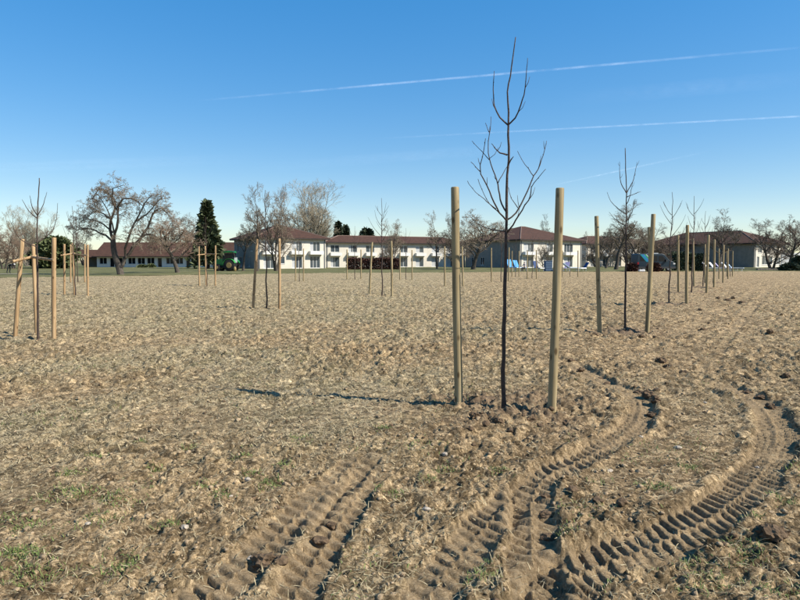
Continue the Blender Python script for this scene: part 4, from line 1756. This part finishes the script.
# long wing behind the copper hedge
c1w = gloc(326, 124)
hf = []
for i in range(8):
    u = 1.0 + i * 3.9
    hf += [(u, u + 1.9, 3.2, 4.7), (u, u + 1.9, .1, 2.2)]
block('long white two-storey wing with low brown roof behind the copper hedge', c1w, 33, 8, 5.1, 1.5, hf, [], rz=R(24),
      balcony=[(.8 + i * 3.9, 3.2 + i * 3.9, 2.6, 3.1) for i in range(8)], left_mat='render')
# second hip-roofed house
c2 = gloc(520, 119)
hf = []
for u0, u1 in ((.9, 3.7), (7.4, 9.2), (12.6, 15.2)):
    hf += [(u0, u1, .1, 2.3), (u0, u1, 3.2, 5.0)]
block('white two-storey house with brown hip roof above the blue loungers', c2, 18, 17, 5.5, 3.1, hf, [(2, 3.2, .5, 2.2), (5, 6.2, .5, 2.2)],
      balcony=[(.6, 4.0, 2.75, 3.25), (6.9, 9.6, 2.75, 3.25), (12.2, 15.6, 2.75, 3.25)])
c2w = gloc(586, 139)
hf = []
for i in range(5):
    u = 1.2 + i * 4.0
    hf += [(u, u + 1.8, 3.2, 4.7), (u, u + 1.8, .1, 2.2)]
block('short white wing with brown roof behind the tall bare tree near the van', c2w, 21, 9, 5.2, 1.9, hf, [], rz=R(26),
      balcony=[(1 + i * 4.0, 3.2 + i * 4.0, 2.6, 3.1) for i in range(5)], left_mat='render')
# third house, long dark end
c3 = gloc(754, 126)
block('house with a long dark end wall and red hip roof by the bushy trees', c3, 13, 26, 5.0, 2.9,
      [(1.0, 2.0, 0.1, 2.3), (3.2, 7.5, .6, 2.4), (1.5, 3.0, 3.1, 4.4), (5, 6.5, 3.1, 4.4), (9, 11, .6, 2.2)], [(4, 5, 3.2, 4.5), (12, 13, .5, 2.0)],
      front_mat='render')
# bright garden wall glimpsed under the trees on the right
p = gloc(781, 118)
e = MB().box(0, 5.5, -.12, .12, -.2, 3.0)
o = e.build('garden_wall', 'white')
o.location = p
o.rotation_euler = (0, 0, R(5))
tag(o, 'bright white garden wall glimpsed behind the clipped round bush', 'wall')


# long low house on the left
def low_house():
    d = 130
    p0, p1 = gloc(97, d), gloc(234, d)
    W = p1.x - p0.x
    e = empty('house', p0, 0, 'long low white house with red roof and dark windows behind the apple tree', 'house')
    holes = []
    n = 14
    for i in range(n):
        u = .55 + i * (W - .8) / n
        if i in (1, 6, 9):
            holes.append((u + .2, u + 1.15, .05, 2.1))
        else:
            holes.append((u, u + (W - .8) / n - .45, .72, 2.12))
    mb = MB()
    facade(mb, 0, W, 2.45, holes, front, .2)
    mb.build('front_wall', 'white', e)
    mb = MB()
    D = 9
    for f in ([(0, 0, -.4), (0, D, -.4), (0, D, 2.45), (0, D / 2, 5.2), (0, 0, 2.45)], [(W, 0, -.4), (W, D, -.4), (W, D, 2.45), (W, D / 2, 5.2), (W, 0, 2.45)],
              [(0, D, -.4), (W, D, -.4), (W, D, 2.45), (0, D, 2.45)]):
        mb.face(f)
    mb.build('end_wall', 'white', e)
    for hh in holes:
        window(e, front, hh, 0 if hh[2] < .3 else 1, 'glass_dark', 0, .2)
    prof = [(-.9, 2.25), (-.9, 2.42), (D / 2, 5.45), (D + .9, 2.42), (D + .9, 2.25), (D / 2, 5.25)]
    mb = MB()
    b = len(mb.v)
    for x in (-.6, W + .6):
        mb.v += [(x, y, z) for y, z in prof]
    for i in range(6):
        j = (i + 1) % 6
        mb.f.append((i, j, 6 + j, 6 + i))
    mb.f += [(0, 1, 2, 5), (2, 3, 4, 5), (6, 11, 8, 7), (8, 11, 10, 9)]
    ro = mb.build('roof', 'roof', e)
    MB().box(-.6, W + .6, -1.03, -.903, 2.27, 2.4).build('gutter', 'fascia', ro)
    MB().tube([(-.6, D / 2, 5.47), (W + .6, D / 2, 5.47)], .1, 6).build('ridge_cap', 'hipcap', ro)
    # lower annex with a dark carport
    q0 = gloc(72, d + 2)
    W2 = p0.x - q0.x - .7
    a = empty('annex', q0, 0, 'low red-roofed annex with dark open carport beside the long low house', 'annex')
    for x in (0, W2 / 2, W2 - .3):
        MB().box(x, x + .3, 0, .3, -.2, 2.2).build('post', 'bark_old', a)
    MB().box(0, W2, 5, 5.2, -.2, 2.2).build('back_wall', 'slate', a)
    mb = MB()
    mb.face([(-.4, -.6, 2.2), (W2, -.6, 2.2), (W2, 3, 3.9), (-.4, 3, 3.9)])
    mb.face([(W2, 6, 2.2), (-.4, 6, 2.2), (-.4, 3, 3.9), (W2, 3, 3.9)])
    mb.face([(-.4, -.6, 2.19), (-.4, 6, 2.19), (W2, 6, 2.19), (W2, -.6, 2.19)])
    mb.face([(-.4, -.6, 2.2), (-.4, 3, 3.9), (-.4, 6, 2.2)])
    mb.build('roof', 'roof', a)


low_house()

# ------------------------------------------------------------------ vehicles
M['van_paint'] = mat('van_blue_paint', (0.022, 0.042, 0.058), 0.4, 0.05, 1, spec=.3)
M['teal'] = mat('teal_stripe', (0.02, 0.33, 0.40), 0.4, 0.05, 1)
M['green_stripe'] = mat('green_stripe', (0.05, 0.42, 0.16), 0.4, 0.05, 1)
M['sky_stripe'] = mat('blue_stripe', (0.05, 0.25, 0.62), 0.4, 0.05, 1)
M['tyre'] = mat('tyre_rubber', (0.025, 0.025, 0.025), 0.85, 0.2, 6)
M['rim'] = mat('steel_rim', (0.35, 0.36, 0.37), 0.4, 0.1, 4, metal=.6)
M['grey_trim'] = mat('grey_plastic', (0.06, 0.062, 0.065), 0.6, 0.1, 4)
M['tractor_green'] = mat('tractor_green', (0.04, 0.34, 0.06), 0.35, 0.08, 2, spec=.5)
M['tractor_yellow'] = mat('tractor_yellow', (0.36, 0.26, 0.10), 0.5, 0.08, 2)
M['lamp_glass'] = mat('lamp_glass', (0.75, 0.75, 0.72), 0.2, 0.03, 3, spec=.6)
M['tail_red'] = mat('tail_light', (0.4, 0.02, 0.02), 0.3, 0.05, 3)


def wheel(parent, x, y, z, r, w_, rim_mat='rim', rr=.62):
    mb = MB()
    mb.tube([(x, y - w_ / 2, z), (x, y - w_ * .42, z), (x, y + w_ * .42, z), (x, y + w_ / 2, z)], [r * .9, r, r, r * .9], 22)
    t = mb.build('wheel', 'tyre', parent, True)
    mb = MB()
    mb.tube([(x, y - w_ / 2 - .03, z), (x, y - w_ / 2 + .05, z)], [r * rr * .8, r * rr], 18)
    mb.tube([(x, y + w_ / 2 - .05, z), (x, y + w_ / 2 + .03, z)], [r * rr, r * rr * .8], 18)
    mb.build('rim', rim_mat, t)


def van():
    d = 84
    p = gloc(636.5, d)
    e = empty('van', p + Vector((0, 0, .04)), R(4), 'dark blue van with teal and green diagonal stripes parked beside the evergreen hedge', 'van')
    L_ = 5.7
    prof = [(0.06, .45), (0.0, .9), (.05, 1.7), (.12, 2.36), (.3, 2.44), (3.7, 2.44), (4.05, 2.3), (4.75, 1.55), (5.4, 1.3), (5.62, 1.0), (5.68, .6), (5.6, .38), (.2, .38)]
    MB().prism(prof, 0, 1.95).build('body', 'van_paint', e, bevel=.06)
    MB().prism([(.55, 1.4), (.5, 2.15), (1.1, 2.15), (1.1, 1.4)], -.012, .01).build('side_window', 'glass_dark', e)
    MB().prism([(1.75, 1.38), (1.75, 2.16), (3.0, 2.16), (3.0, 1.38)], -.012, .01).build('side_window', 'glass_dark', e)
    MB().prism([(3.15, 1.38), (3.15, 2.14), (3.72, 2.14), (4.4, 1.42), (4.4, 1.38)], -.012, .01).build('door_window', 'glass_dark', e)
    # diagonal stripes over the rear quarter
    for nm, a, wd, m in (('stripe', .45, .28, 'teal'), ('stripe', .73, .3, 'sky_stripe'), ('stripe', 1.03, .26, 'green_stripe'), ('stripe', 1.29, .14, 'lamp_glass')):
        MB().prism([(a, 2.34), (a + wd, 2.34), (a + wd + .95, 1.3), (a + .95, 1.3)], -.02, -.013).build(nm, m, e)
    MB().box(.1, .35, -.02, .02, .95, 1.25).build('tail_light', 'tail_red', e)
    MB().box(5.3, 5.6, -.02, .3, .95, 1.15).build('headlight', 'lamp_glass', e)
    MB().prism([(.0, .38), (.0, .62), (5.7, .62), (5.7, .38)], -.03, 1.98).build('sill_trim', 'grey_trim', e)
    MB().box(4.15, 4.35, -.25, -.02, 1.35, 1.62).build('mirror', 'grey_trim', e)
    MB().prism([(4.12, 2.24), (4.15, 2.26), (4.78, 1.59), (4.74, 1.57)], .12, 1.83).build('windscreen', 'glass_dark', e)
    for x in (1.05, 4.6):
        for y in (.12, 1.83):
            wheel(e, x, y, .34, .34, .24)
    MB().box(2.2, 3.4, .55, 1.4, 2.445, 2.55).build('roof_vent', 'lamp_glass', e)


van()


def tractor():
    d = 84
    p = gloc(211.5, d)
    e = empty('tractor', p + Vector((0, 0, .05)), R(-8), 'green tractor with black cab parked beside the conifer', 'tractor')
    MB().prism([(.15, .95), (.1, 1.35), (.35, 1.62), (1.75, 1.72), (1.75, .8), (.4, .75)], .55, 1.25).build('bonnet', 'tractor_green', e, bevel=.05)
    MB().prism([(.05, .85), (.05, 1.35), (.12, 1.4), (.14, .85)], .6, 1.2).build('grille', 'grey_trim', e)
    MB().box(.3, 2.9, .65, 1.15, .5, .8).build('chassis', 'grey_trim', e)
    cab = MB()
    for x, y in ((1.72, .35), (1.72, 1.45), (2.95, .35), (2.95, 1.45)):
        cab.tube([(x, y, .9), (x + (.08 if x < 2 else -.02), y, 2.55)], .05, 6)
    cab = cab.build('cab', 'grey_trim', e)
    MB().prism([(1.78, 1.1), (1.84, 2.5), (2.9, 2.5), (2.92, 1.1)], .37, 1.43).build('cab_glass', 'glass_dark', cab)
    MB().prism([(1.6, 2.55), (1.66, 2.75), (2.2, 2.85), (3.0, 2.78), (3.1, 2.55)], .25, 1.55).build('cab_roof', 'tractor_green', e, bevel=.04)
    for y in (.1, 1.7):
        wheel(e, .75, y, .5, .5, .34, 'tractor_yellow', .55)
        wheel(e, 2.6, y, .82, .82, .46, 'tractor_yellow', .55)
    for y0, y1 in ((-.15, .36), (1.44, 1.95)):
        pts = [(2.6 + .93 * math.cos(a), .82 + .93 * math.sin(a)) for a in [R(t) for t in (20, 45, 70, 95, 120, 145, 165)]]
        pin = [(2.6 + .88 * math.cos(a), .82 + .88 * math.sin(a)) for a in [R(t) for t in (165, 145, 120, 95, 70, 45, 20)]]
        MB().prism(pts + pin, y0, y1).build('mudguard', 'tractor_green', e)
    MB().tube([(1.5, .5, 1.3), (1.5, .5, 2.3)], .05, 8).build('exhaust', 'grey_trim', e)
    MB().box(.02, .1, .62, .8, 1.1, 1.25).build('headlight', 'lamp_glass', e)


tractor()
# sign post beside the tractor and water container
p = gloc(236, 84)
e = empty('sign_post', p, 0, 'post with a blank white panel standing behind the tractor', 'sign')
MB().tube([(0, 0, -.1), (0, 0, 2.0)], .05, 8).build('post', 'grey_trim', e)
MB().box(-.22, .22, -.06, -.05, 1.25, 1.95).build('panel', 'white', e)
p = gloc(234.8, 83.5)
o = MB().tube([(0, 0, 0), (0, 0, .5), (0, 0, .62), (0, 0, .7)], [.2, .2, .1, .08], 12).build('canister', 'tractor_yellow', smooth=True)
o.location = p
tag(o, 'yellow canister standing on the grass behind the tractor', 'canister')

# ------------------------------------------------------------------ loungers and people on the lawn
M['blue_bright'] = mat('bright_blue_fabric', (0.10, 0.42, 0.82), 0.7, 0.08, 3)
M['blue_dark'] = mat('dark_blue_fabric', (0.04, 0.09, 0.24), 0.7, 0.1, 3)
M['pale_blue'] = mat('pale_blue_fabric', (0.45, 0.62, 0.78), 0.7, 0.08, 3)
M['slate_blue'] = mat('slate_blue_plastic', (0.11, 0.17, 0.26), 0.6, 0.1, 3)
M['lilac'] = mat('lilac_fabric', (0.55, 0.48, 0.70), 0.7, 0.08, 3)
M['skin'] = mat('skin', (0.52, 0.33, 0.25), 0.6, 0.06, 8)
M['hair'] = mat('dark_hair', (0.03, 0.022, 0.018), 0.6, 0.2, 20)
M['jacket_black'] = mat('black_jacket', (0.018, 0.018, 0.024), 0.8, 0.2, 10)
M['trousers'] = mat('dark_trousers', (0.03, 0.032, 0.045), 0.85, 0.2, 10)
M['shirt'] = mat('pale_pink_shirt', (0.70, 0.55, 0.47), 0.8, 0.1, 8)


def lounger(px, d, rz, fabric, label, group, back=55, sc=1.0):
    e = empty('sun_lounger', gloc(px, d) + Vector((0, 0, .05)), rz, label, 'sun lounger', group)
    e.scale = (sc, sc, sc)
    fr = MB()
    fr.tube([(-.95, -.3, .36), (.45, -.3, .36)], .025, 6).tube([(-.95, .3, .36), (.45, .3, .36)], .025, 6).tube([(-.95, -.3, .36), (-.95, .3, .36)], .025, 6)
    fr.build('frame', 'lamp_glass', e)
    for x in (-.75, .4):
        for y in (-.3, .3):
            MB().tube([(x, y, -.03), (x, y, .35)], .025, 6).build('leg', 'lamp_glass', e)
    MB().box(-.93, .42, -.29, .29, .365, .42).build('seat', fabric, e)
    c, s_ = math.cos(R(back)), math.sin(R(back))
    mb = MB()
    mb.prism([(.4, .37), (.36, .42), (.36 + .85 * c, .42 + .85 * s_), (.4 + .85 * c + .03, .37 + .85 * s_)], -.29, .29)
    mb.build('backrest', fabric, e)
    return e


lounger(513, 83, R(118), 'blue_bright', 'bright blue lounger with raised back beside the seated person, further from them', None, 62, 1.4)
lounger(519.5, 84.5, R(122), 'blue_bright', 'bright blue lounger right next to the seated person', None, 62, 1.3)
lounger(538, 84, R(110), 'blue_dark', 'dark blue lounger standing before the slate blue cabinet', None, 70, 1.15)
lounger(572, 83, R(190), 'pale_blue', 'pale blue lounger with flat end in front of the second house', None, 35, 1.25)
lounger(566, 85, R(60), 'lilac', 'lilac lounger beside the pale blue one', None, 60, 1.1)
lounger(582, 85, R(20), 'blue_dark', 'dark blue lounger next to the pale blue one with the flat end', None, 55, 1.1)
for px, d, rz, m in ((711, 84, 140, 'white'), (717, 85, 130, 'white'), (723, 84, 145, 'lilac'), (730, 85, 135, 'white'), (735, 84, 140, 'pale_blue')):
    lounger(px, d, R(rz), m, 'pale lounger in the row before the long dark end wall', 'pale loungers before the dark wall', 50, 1.15)
# slate cabinet
p = gloc(548, 84)
e = empty('cabinet', p, R(6), 'slate blue plastic garden cabinet standing on the lawn', 'cabinet')
MB().box(-.5, .5, -.35, .35, 0, 1.42).build('body', 'slate_blue', e, bevel=.03)
MB().box(-.54, .54, -.39, .39, 1.425, 1.5).build('lid', 'slate_blue', e, bevel=.02)
for i in range(4):
    MB().box(-.44, .44, -.375, -.352, .12 + i * .33, .38 + i * .33).build('panel', 'slate_blue', e)
p = gloc(558, 83.5)
mb = MB()
mb.prism([(-.75, 0), (-.62, .35), (-.3, .62), (0.02, .55), (.3, .85), (.5, .45), (.78, 0)], -.5, .5)
o = mb.build('folded_parasol_cover', 'white', bevel=.08)
o.location = p + Vector((0, 0, .03))
tag(o, 'crumpled white cover lying on the lawn beside the cabinet', 'cover')
# two white parcels at the van
p = gloc(641.5, 80)
o = MB().box(-.35, .45, -.2, .2, 0, .28).build('white_sack', 'white', bevel=.07)
o.location = p + Vector((0, 0, .05))
tag(o, 'small white sack on the grass behind the van wheel', 'sack')


def figure(name, joints, edges, loc, rz, label, regions, sc=1.0):
    """joints: {name: (co, radius)}; grown as one skin; regions: function(co) -> material index"""
    idx = {k: i for i, k in enumerate(joints)}
    me = bpy.data.meshes.new(name)
    me.from_pydata([j[0] for j in joints.values()], [(idx[a], idx[b]) for a, b in edges], [])
    o = bpy.data.objects.new(name, me)
    COL.objects.link(o)
    sk = o.modifiers.new('skin', 'SKIN')
    for i, j in enumerate(joints.values()):
        r = j[1]
        me.skin_vertices[0].data[i].radius = (r, r) if not isinstance(r, tuple) else r
    me.skin_vertices[0].data[idx['pelvis']].use_root = True
    ss = o.modifiers.new('sub', 'SUBSURF')
    ss.levels = ss.render_levels = 2
    dg = bpy.context.evaluated_depsgraph_get()
    m2 = bpy.data.meshes.new_from_object(o.evaluated_get(dg))
    o.modifiers.clear()
    o.data = m2
    m2.materials.clear()
    for m in regions[0]:
        m2.materials.append(M[m])
    for f in m2.polygons:
        f.material_index = regions[1](f.center)
        f.use_smooth = True
    o.location = loc
    o.rotation_euler = (0, 0, rz)
    o.scale = (sc, sc, sc)
    tag(o, label, 'person')
    return o


# person seated on the ground edge by the blue loungers
J = {'pelvis': ((0, 0, .42), .14), 'spine': ((-.03, 0, .65), .13), 'chest': ((0, 0, .88), .15), 'neck': ((.02, 0, 1.06), .055), 'head': ((.05, 0, 1.2), .095), 'crown': ((.04, 0, 1.3), .07),
     'shl': ((0, .19, .97), .06), 'ell': ((.12, .26, .74), .045), 'hal': ((.36, .16, .62), .035), 'shr': ((0, -.19, .97), .06), 'elr': ((.12, -.26, .74), .045), 'har': ((.36, -.16, .62), .035),
     'hipl': ((.02, .1, .42), .1), 'knl': ((.46, .13, .48), .07), 'anl': ((.5, .13, .09), .045), 'tol': ((.66, .13, .04), .035),
     'hipr': ((.02, -.1, .42), .1), 'knr': ((.46, -.13, .48), .07), 'anr': ((.5, -.13, .09), .045), 'tor': ((.66, -.13, .04), .035)}
E = [('pelvis', 'spine'), ('spine', 'chest'), ('chest', 'neck'), ('neck', 'head'), ('head', 'crown'), ('chest', 'shl'), ('shl', 'ell'), ('ell', 'hal'), ('chest', 'shr'), ('shr', 'elr'), ('elr', 'har'),
     ('pelvis', 'hipl'), ('hipl', 'knl'), ('knl', 'anl'), ('anl', 'tol'), ('pelvis', 'hipr'), ('hipr', 'knr'), ('knr', 'anr'), ('anr', 'tor')]


def reg_seated(c):
    if c.z > 1.24 or (c.z > 1.1 and c.x < 0.03):
        return 3
    if c.z > 1.04 or (c.x > .3 and c.z > .57):
        return 0
    if c.z > .52 and c.x < .33:
        return 1
    return 2


figure('person', J, E, gloc(524.5, 83) + Vector((0, 0, .06)), R(-150), 'person with dark hair in a pale pink top sitting beside the blue loungers', (['skin', 'shirt', 'trousers', 'hair'], reg_seated))
o = MB().box(-.22, .22, -.22, .22, .27, .3)
for x in (-.19, .19):
    for y in (-.19, .19):
        o.box(x - .02, x + .02, y - .02, y + .02, -.03, .268)
o = o.build('stool', 'grey_trim')
o.location = gloc(524.5, 83) + Vector((0, 0, .06))
tag(o, 'small dark stool under the seated person', 'stool')

# person bending forward at the thicket
J2 = {'pelvis': ((0, 0, .88), .14), 'spine': ((.2, 0, .98), .14), 'chest': ((.42, 0, 1.02), .16), 'neck': ((.56, 0, 1.04), .06), 'head': ((.68, 0, 1.04), .095), 'crown': ((.77, 0, 1.03), .075),
      'shl': ((.44, .19, 1.0), .065), 'ell': ((.5, .22, .72), .05), 'hal': ((.62, .16, .48), .035), 'shr': ((.44, -.19, 1.0), .065), 'elr': ((.5, -.22, .72), .05), 'har': ((.62, -.16, .48), .035),
      'hipl': ((0, .1, .85), .1), 'knl': ((.02, .12, .46), .065), 'anl': ((-.06, .12, .08), .045), 'tol': ((.1, .13, .04), .04),
      'hipr': ((0, -.1, .85), .1), 'knr': ((-.1, -.12, .46), .065), 'anr': ((-.22, -.12, .08), .045), 'tor': ((-.06, -.13, .04), .04)}


def reg_bent(c):
    if c.x > .62 and c.z > .95:
        return 3 if c.z > 1.04 or c.x > .72 else 0
    if c.z < .54 and c.x > .4:
        return 0
    if c.z > .86 or c.x > .25:
        return 1
    return 2


figure('person', J2, E, gloc(9, 70) + Vector((0, 0, .06)), R(-5), 'person in a black jacket bending forward on the lawn before the thicket', (['skin', 'jacket_black', 'trousers', 'white'], reg_bent))

# low edging wall and bench on the right
p = gloc(757, 92)
M['concrete'] = mat('weathered_concrete', (0.22, 0.19, 0.16), 0.9, 0.25, 2)
mb = MB()
e = empty('low_wall', p, R(3), 'low dark edging wall on the lawn beside the clipped round bush', 'wall')
for i in range(9):
    MB().box(i * .42, i * .42 + .4, -.2, .2, -.1, .3 + .05 * math.sin(i * 2.1)).build('stone_block', 'concrete', e, bevel=.02)

# ------------------------------------------------------------------ contrails high in the sky
def contrail_material(name, alpha):
    m, n, p = new_mat(name)
    L = n.links.new
    n.nodes.remove(p)
    out = n.nodes['Material Output']
    tr = n.nodes.new('ShaderNodeBsdfTransparent')
    df = n.nodes.new('ShaderNodeBsdfTranslucent')
    d2 = n.nodes.new('ShaderNodeBsdfDiffuse')
    for q in (df, d2):
        q.inputs[0].default_value = (0.9, 0.92, 0.95, 1)
    ad = n.nodes.new('ShaderNodeAddShader')
    L(df.outputs[0], ad.inputs[0])
    L(d2.outputs[0], ad.inputs[1])
    at_ = n.nodes.new('ShaderNodeAttribute')
    at_.attribute_name = 'ice'
    tc = n.nodes.new('ShaderNodeTexCoord')
    ns = n.nodes.new('ShaderNodeTexNoise')
    ns.inputs['Scale'].default_value = 0.0012
    ns.inputs['Detail'].default_value = 5
    L(tc.outputs['Object'], ns.inputs['Vector'])
    mr = n.nodes.new('ShaderNodeMapRange')
    mr.inputs[1].default_value = 0.3
    mr.inputs[2].default_value = 0.7
    mr.inputs[3].default_value = 0.12 * alpha
    mr.inputs[4].default_value = 1.0 * alpha
    L(ns.outputs[0], mr.inputs[0])
    ml = n.nodes.new('ShaderNodeMath')
    ml.operation = 'MULTIPLY'
    L(mr.outputs[0], ml.inputs[0])
    L(at_.outputs['Fac'], ml.inputs[1])
    mx = n.nodes.new('ShaderNodeMixShader')
    L(ml.outputs[0], mx.inputs[0])
    L(tr.outputs[0], mx.inputs[1])
    L(ad.outputs[0], mx.inputs[2])
    L(mx.outputs[0], out.inputs[0])
    return m


def contrail(p0, p1, alt, width, alpha, label, ends=(0.35, 0.1)):
    def hit(px, py):
        v = px_dir(px, py)
        t = (alt - CAM_H) / v.z
        return Vector((v.x * t, v.y * t, alt))
    a, b = hit(*p0), hit(*p1)
    ax = (b - a).normalized()
    side = Vector((-ax.y, ax.x, 0))
    V, Fc, D = [], [], []
    n, k = 60, 4
    for layer in range(k):
        # nested flattened shells: soft edge by overlap
        f_ = (layer + 1) / k
        base = len(V)
        m = 10
        for i in range(n + 1):
            t = i / n
            fade = min(1, t / ends[0]) * min(1, (1 - t) / ends[1])
            c = a.lerp(b, t)
            wob = 0.12 * width * math.sin(t * 47 + layer) + 0.1 * width * math.sin(t * 113 + 2)
            for j in range(m):
                an = 2 * PI * j / m
                r = width * f_ * .5
                q = c + side * (math.cos(an) * r + wob * .4) + Vector((0, 0, math.sin(an) * r * .6))
                V.append(tuple(q))
                D.append(fade)
        for i in range(n):
            for j in range(m):
                p = base + i * m + j
                q = base + i * m + (j + 1) % m
                Fc.append((p, q, q + m, p + m))
    me = bpy.data.meshes.new('contrail')
    me.from_pydata(V, [], Fc)
    at_ = me.attributes.new('ice', 'FLOAT', 'POINT')
    at_.data.foreach_set('value', D)
    o = link_mesh('contrail', me, contrail_material('contrail_ice', alpha), smooth=True)
    tag(o, label, 'contrail')


contrail((195, 101), (830, 45), 9500, 190, 0.036, 'upper long white contrail crossing behind the tip of the tallest sapling', (0.35, .3))
contrail((370, 139), (900, 111), 9500, 200, 0.032, 'lower straight white contrail running flatter than the upper one', (.45, .1))
contrail((545, 187), (715, 150), 9500, 380, 0.014, 'faint short contrail smear below the two long ones', (.5, .5))
contrail((250, 168), (620, 140), 9000, 1500, 0.007, 'broad faint veil of cirrus under the long contrails', (.5, .5))
contrail((-60, 170), (260, 158), 9000, 1600, 0.008, 'faint pale cirrus streak low over the gnarled apple tree', (.5, .5))
contrail((560, 100), (840, 75), 9000, 1300, 0.006, 'faint veil of cirrus between the two long contrails', (.5, .4))
